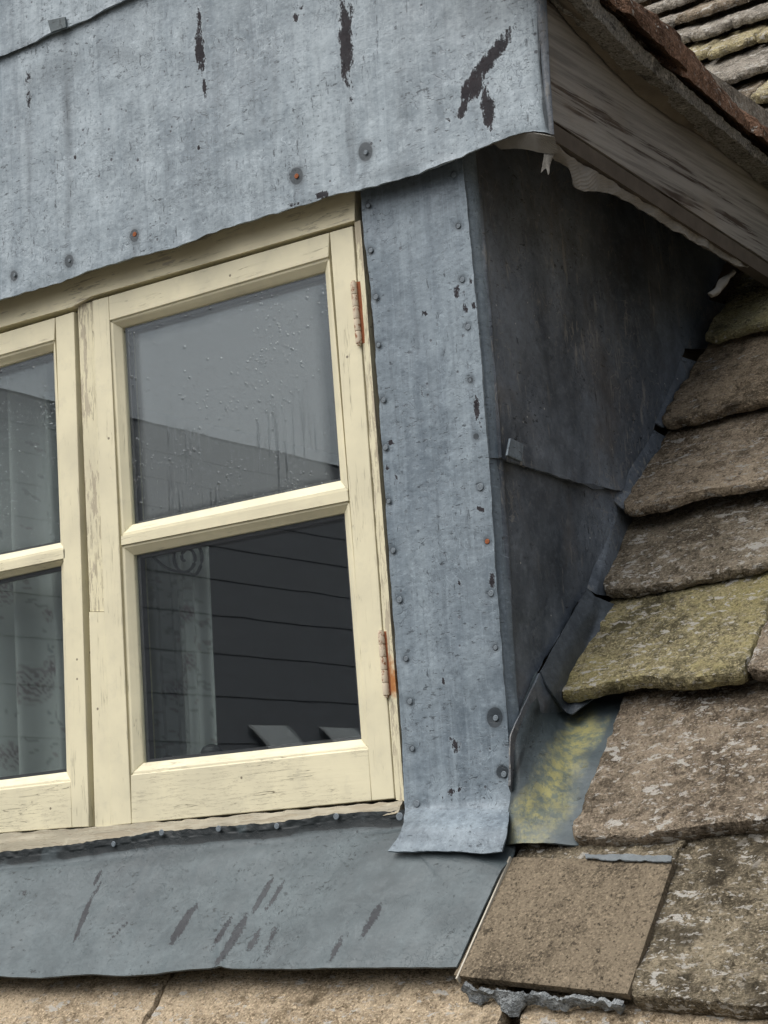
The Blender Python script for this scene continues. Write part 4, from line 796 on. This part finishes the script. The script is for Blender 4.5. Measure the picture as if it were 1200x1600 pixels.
for ci, v0 in enumerate(upper):
    bs = brk[ci]; vis = 0
    gmin = (upper[ci + 1] - v0) if ci < 8 else .12
    for a, b in zip(bs, bs[1:]):
        p = px_of(W((a + b) / 2, v0)); p0 = px_of(W(a, v0)); p1 = px_of(W(b, v0))
        if p1[0] < 985 or p0[0] > 1230 or p0[1] < -70: continue
        mt = cyc[ci] if (vis % 2 == 0 or ci == 3) else ('st_pink' if ci % 2 else 'st_grey'); vis += 1
        n_ = 4; tl = [(a + .004 + (b - a - .008) * i / n_, v0 + rnd.uniform(-.012, .012) + (.014 if i in (0, n_) else 0)) for i in range(n_ + 1)]
        slate('stone_slate', tl, ((a + .004, v0 + gmin + .05), (b - .004, v0 + gmin + .05)), f"narrow {hue[mt]} slate, {['first', 'second', 'third', 'fourth'][vis - 1]} from the left in the {ordn[ci]} course above the dormer eaves", mt, th=.021, res=.005, amp=.0045, seed=50 + ci * 7 + vis * 3, drop=.038, v_gauge=gmin, group='narrow slates seen above the dormer eaves', er=.004)

# ------------------------------------------------------------------ eaves of the dormer
BXX = .405
eav = empty('eaves_board', (BXX, .5, .98), 'weathered grey board along the dormer eaves with peeled dark streaks', 'eaves board')
bt = [S(848, -10, BXX), S(1206, 268, BXX)]; bb = [S(862, 186, BXX), S(1192, 402, BXX)]
bt = [V((BXX, -.03, 1.225)), V((BXX, 1.22, 1.170))]
b0 = S(862, 186, BXX); b1 = S(1190, 402, BXX); dz = (b1.z - b0.z) / (b1.y - b0.y)
bb = [V((BXX, -.03, b0.z + dz * (-.03 - b0.y))), V((BXX, b1.y + .16, b1.z + dz * .16))]
bt[1] = V((BXX, bb[1].y, 1.16))
sheet('fascia', bt, bb, res=.02, thick=.022, mat=M['board'], parent=eav, disp=lambda p, u, v, du, dw: .0015 * fb(V((p.x, p.y * 2, p.z * 20)), 1, 3))
MB().prism([bb[0] + V((-.024, 0, .002)), bb[0] + V((-.001, 0, -.004)), bb[0] + V((-.004, 0, -.030)), bb[0] + V((-.030, 0, -.028))], [bb[1] + V((-.024, 0, .002)), bb[1] + V((-.001, 0, -.004)), bb[1] + V((-.004, 0, -.030)), bb[1] + V((-.030, 0, -.028))]).build('batten', M['batten'], eav)
# end board return where it meets the slates
mT = smoothline([S(862, 210, .398), S(880, 236, .396), S(930, 268, .396), S(1000, 310, .396), S(1080, 355, .396), S(1165, 405, .396), S(1185, 412, .396)], 4)
mBp = [(800, 228, .30), (862, 240, .378), (884, 262, .385), (896, 285, .388), (912, 298, .390), (945, 301, .390), (985, 316, .390), (1020, 340, .390), (1080, 375, .392), (1130, 402, .394), (1160, 418, .395), (1172, 412, .396)]
mBl = smoothline([S(x, y, X) for x, y, X in mBp[1:]], 4)
mem = sheet('roofing_membrane', mT, mBl, res=.005, thick=.0012, mat=M['membrane'], disp=lambda p, u, v, du, dw: .004 * math.sin(p.y * 60 + 3 * fb(p, 6)) * v + .003 * fb(p, 20), rag=.003)
tag(mem, 'pale ribbed roofing membrane hanging ragged below the eaves board', 'roofing membrane')
fl = sheet('membrane_flap', smoothline([F(770, 224, -.03), F(800, 212, -.045), F(835, 208, -.055), F(866, 214, -.045)], 4), smoothline([F(782, 234, -.025), F(815, 233, -.03), F(850, 240, -.03), F(872, 238, -.02)], 4), res=.004, thick=.0012, mat=M['membrane'], disp=lambda p, u, v, du, dw: .003 * fb(p, 25))
tag(fl, 'beige membrane flap curling out under the lead corner of the gable', 'roofing membrane')
sc = sheet('membrane_shred', [F(851, 238, -.026), F(866, 240, -.022)], [F(845, 270, -.028), F(853, 262, -.024), F(857, 274, -.024), F(862, 250, -.02)], res=.003, thick=.001, mat=M['membrane'], disp=lambda p, u, v, du, dw: .003 * fb(p, 40))
tag(sc, 'small torn shred dangling from the membrane at the gable corner', 'roofing membrane')
fz = .37
s2 = smoothline([S(1145, 420, fz), S(1138, 428, fz), S(1125, 436, fz), S(1118, 450, fz), S(1106, 458, fz)], 3); s3 = smoothline([S(1144, 432, fz), S(1136, 440, fz), S(1129, 452, fz), S(1120, 462, fz), S(1112, 465, fz)], 3)
tag(sheet('membrane_scrap', s2, s3, res=.003, thick=.001, mat=M['membrane'], disp=lambda p, u, v, du, dw: .006 * math.sin(v * 3) + .004 * fb(p, 30)), 'crumpled pale scrap of membrane in the dark corner above the olive slate', 'roofing membrane')
# felt folded over the board top, mortar strip, then the slates' thick edges
fT = smoothline([S(885, -30, .445), S(915, 8, .447), S(1000, 84, .447), S(1100, 170, .447), S(1210, 262, .447), S(1300, 335, .447)], 4)
fB = smoothline([S(850, -30, .409), S(880, 25, .409), S(1000, 150, .409), S(1100, 215, .409), S(1210, 285, .409), S(1290, 340, .409)], 4)
tag(sheet('eaves_felt', fT, fB, res=.008, thick=.002, mat=M['membrane_brown'], disp=lambda p, u, v, du, dw: .010 * math.sin(v * 3.14) * (1 + fb(p, 4)) + .004 * math.sin((p.z * 3 + v * 9) + 3 * fb(p, 5)), rag=.002), 'brown stained felt folded over the top of the eaves board', 'roofing felt')
ysl = [(-.14, .10), (.10, .325), (.325, .60), (.60, .84), (.84, 1.12)]
xo = .462
def z_edge(y, px_line):                                # height of a measured line at depth y on the plane x = xo
    P_ = [S(*q, xo) for q in px_line]
    for a, b in zip(P_, P_[1:]):
        if a.y <= y <= b.y: return a.z + (b.z - a.z) * (y - a.y) / (b.y - a.y)
    a, b = (P_[0], P_[1]) if y < P_[0].y else (P_[-2], P_[-1]); return a.z + (b.z - a.z) * (y - a.y) / (b.y - a.y)
line_b = [(905, -35), (950, 14), (1000, 68), (1083, 142), (1180, 226), (1230, 268)]; line_m = [(905, -10), (950, 42), (1000, 92), (1083, 162), (1190, 250), (1230, 284)]; line_t = [(905, -60), (969, 0), (1033, 48), (1075, 79), (1117, 133), (1156, 177), (1200, 215), (1230, 240)]
mq = MB(); ys = [-.14 + i * .01 for i in range(128)]; sl42 = V((-math.cos(R(42)), 0, math.sin(R(42))))
mT_, mB_ = [], []
for y in ys:
    zb, zm = z_edge(y, line_b), z_edge(y, line_m); mT_.append(V((xo, y, zb - .003))); mB_.append(V((xo - .004, y, zm)))
mort = sheet('mortar_strip', mT_, mB_, res=.005, thick=.05, mat=M['mortar'], disp=lambda p, u, v, du, dw: .003 * fb(p, 60, 4), rag=.003, ragf=40)
tag(mort, 'speckled grey mortar strip under the slate edges of the dormer eaves', 'mortar')
nm = ['front slate edge, mostly above the frame', 'second slate edge from the front', 'middle slate edge, reddish brown', 'slate edge close to the right border', 'rearmost slate edge, mostly out of frame']
for i, (y0, y1) in enumerate(ysl):
    n_ = 22; tp_, bt_ = [], []
    for k_ in range(n_ + 1):
        y = y0 + .003 + (y1 - y0 - .006) * k_ / n_; zt, zb = z_edge(y, line_t), z_edge(y, line_b) + .002
        zt = max(zt, zb + .018); e = .004 * fb(V((0, y, 0)), 30, 3, i * 3.0); xk = xo + .012 + e + (.012 if i % 2 else 0)
        if k_ in (0, n_): xk -= .008
        bt_.append(V((xk, y, zb))); tp_.append(V((xk - .006, y, zt + e)))
    # slab: outer face, then running up the slope
    mb = MB()
    for k_ in range(n_ + 1):
        b_, t_ = bt_[k_], tp_[k_]; mid = b_.lerp(t_, .5) + V((.004 + .004 * fb(b_, 50, 3, 2.0), 0, 0)); q3 = b_.lerp(t_, .8) + V((.002 * fb(b_, 70, 3, 5.0), 0, 0))
        mb.v += [b_, mid, q3, t_, t_ + sl42 * .05 + V((0, 0, .004 * fb(t_, 30, 2))), t_ + sl42 * .2, b_ + sl42 * .2]
    for k_ in range(n_):
        for c in range(7): a_, b_ = k_ * 7 + c, k_ * 7 + (c + 1) % 7; mb.f.append((a_, b_, b_ + 7, a_ + 7))
    mb.f.append(tuple(range(7))); mb.f.append(tuple(n_ * 7 + c for c in range(7)))
    o = mb.build('eaves_slate', M['st_red'], smooth=False); md = o.modifiers.new('sub', 'SUBSURF'); md.levels = md.render_levels = 1; md.subdivision_type = 'SIMPLE'
    auto_smooth(o, 40); tag(o, 'thick reddish ' + nm[i] + ', on the dormer eaves', 'roof slate', 'eaves slates of the dormer roof')

# ------------------------------------------------------------------ the wing across the yard that the panes reflect
wing = empty('neighbouring_wing', (-7.5, -8, -5.0), 'dark slated wing with skylights mirrored in the clear lower pane', 'house')
wm = MB(); gx = .315; y0, y1 = -15, -2.2
for i in range(12):
    xa = -4.70 - i * gx; za = 1.4 - (xa + 6) * 1.0; xb = xa - gx; zb = 1.4 - (xb + 6)
    if za > 3.50: break
    wm.prism([V((xa, y0, za)), V((xb, y0, zb - .008)), V((xb, y0, zb - .12)), V((xa, y0, za - .035))], [V((xa, y1, za)), V((xb, y1, zb - .008)), V((xb, y1, zb - .12)), V((xa, y1, za - .035))])
wm.build('roof', M['slate'], wing); MB().box(-11, -5.1, y0, y1, -5, .2).build('wall', M['render'], wing)
MB().prism([V((-8.17, y0, 3.58)), V((-8.17, y0, 3.45)), V((-11, y0, .2)), V((-11, y0, .35))], [V((-8.17, y1, 3.58)), V((-8.17, y1, 3.45)), V((-11, y1, .2)), V((-11, y1, .35))]).build('roof', M['slate'], wing)
for yy in (-6.45, -7.15):
    mb = MB(); x0_, x1_ = -4.95, -5.40; f0 = lambda x: 1.4 - (x + 6)
    mb.prism([V((x0_, yy, f0(x0_) + .05)), V((x1_, yy, f0(x1_) + .05)), V((x1_, yy - .36, f0(x1_) + .05)), V((x0_, yy - .36, f0(x0_) + .05))], [V((x0_, yy, f0(x0_) - .05)), V((x1_, yy, f0(x1_) - .05)), V((x1_, yy - .36, f0(x1_) - .05)), V((x0_, yy - .36, f0(x0_) - .05))])
    mb.build('skylight', M['skyglass'], wing)
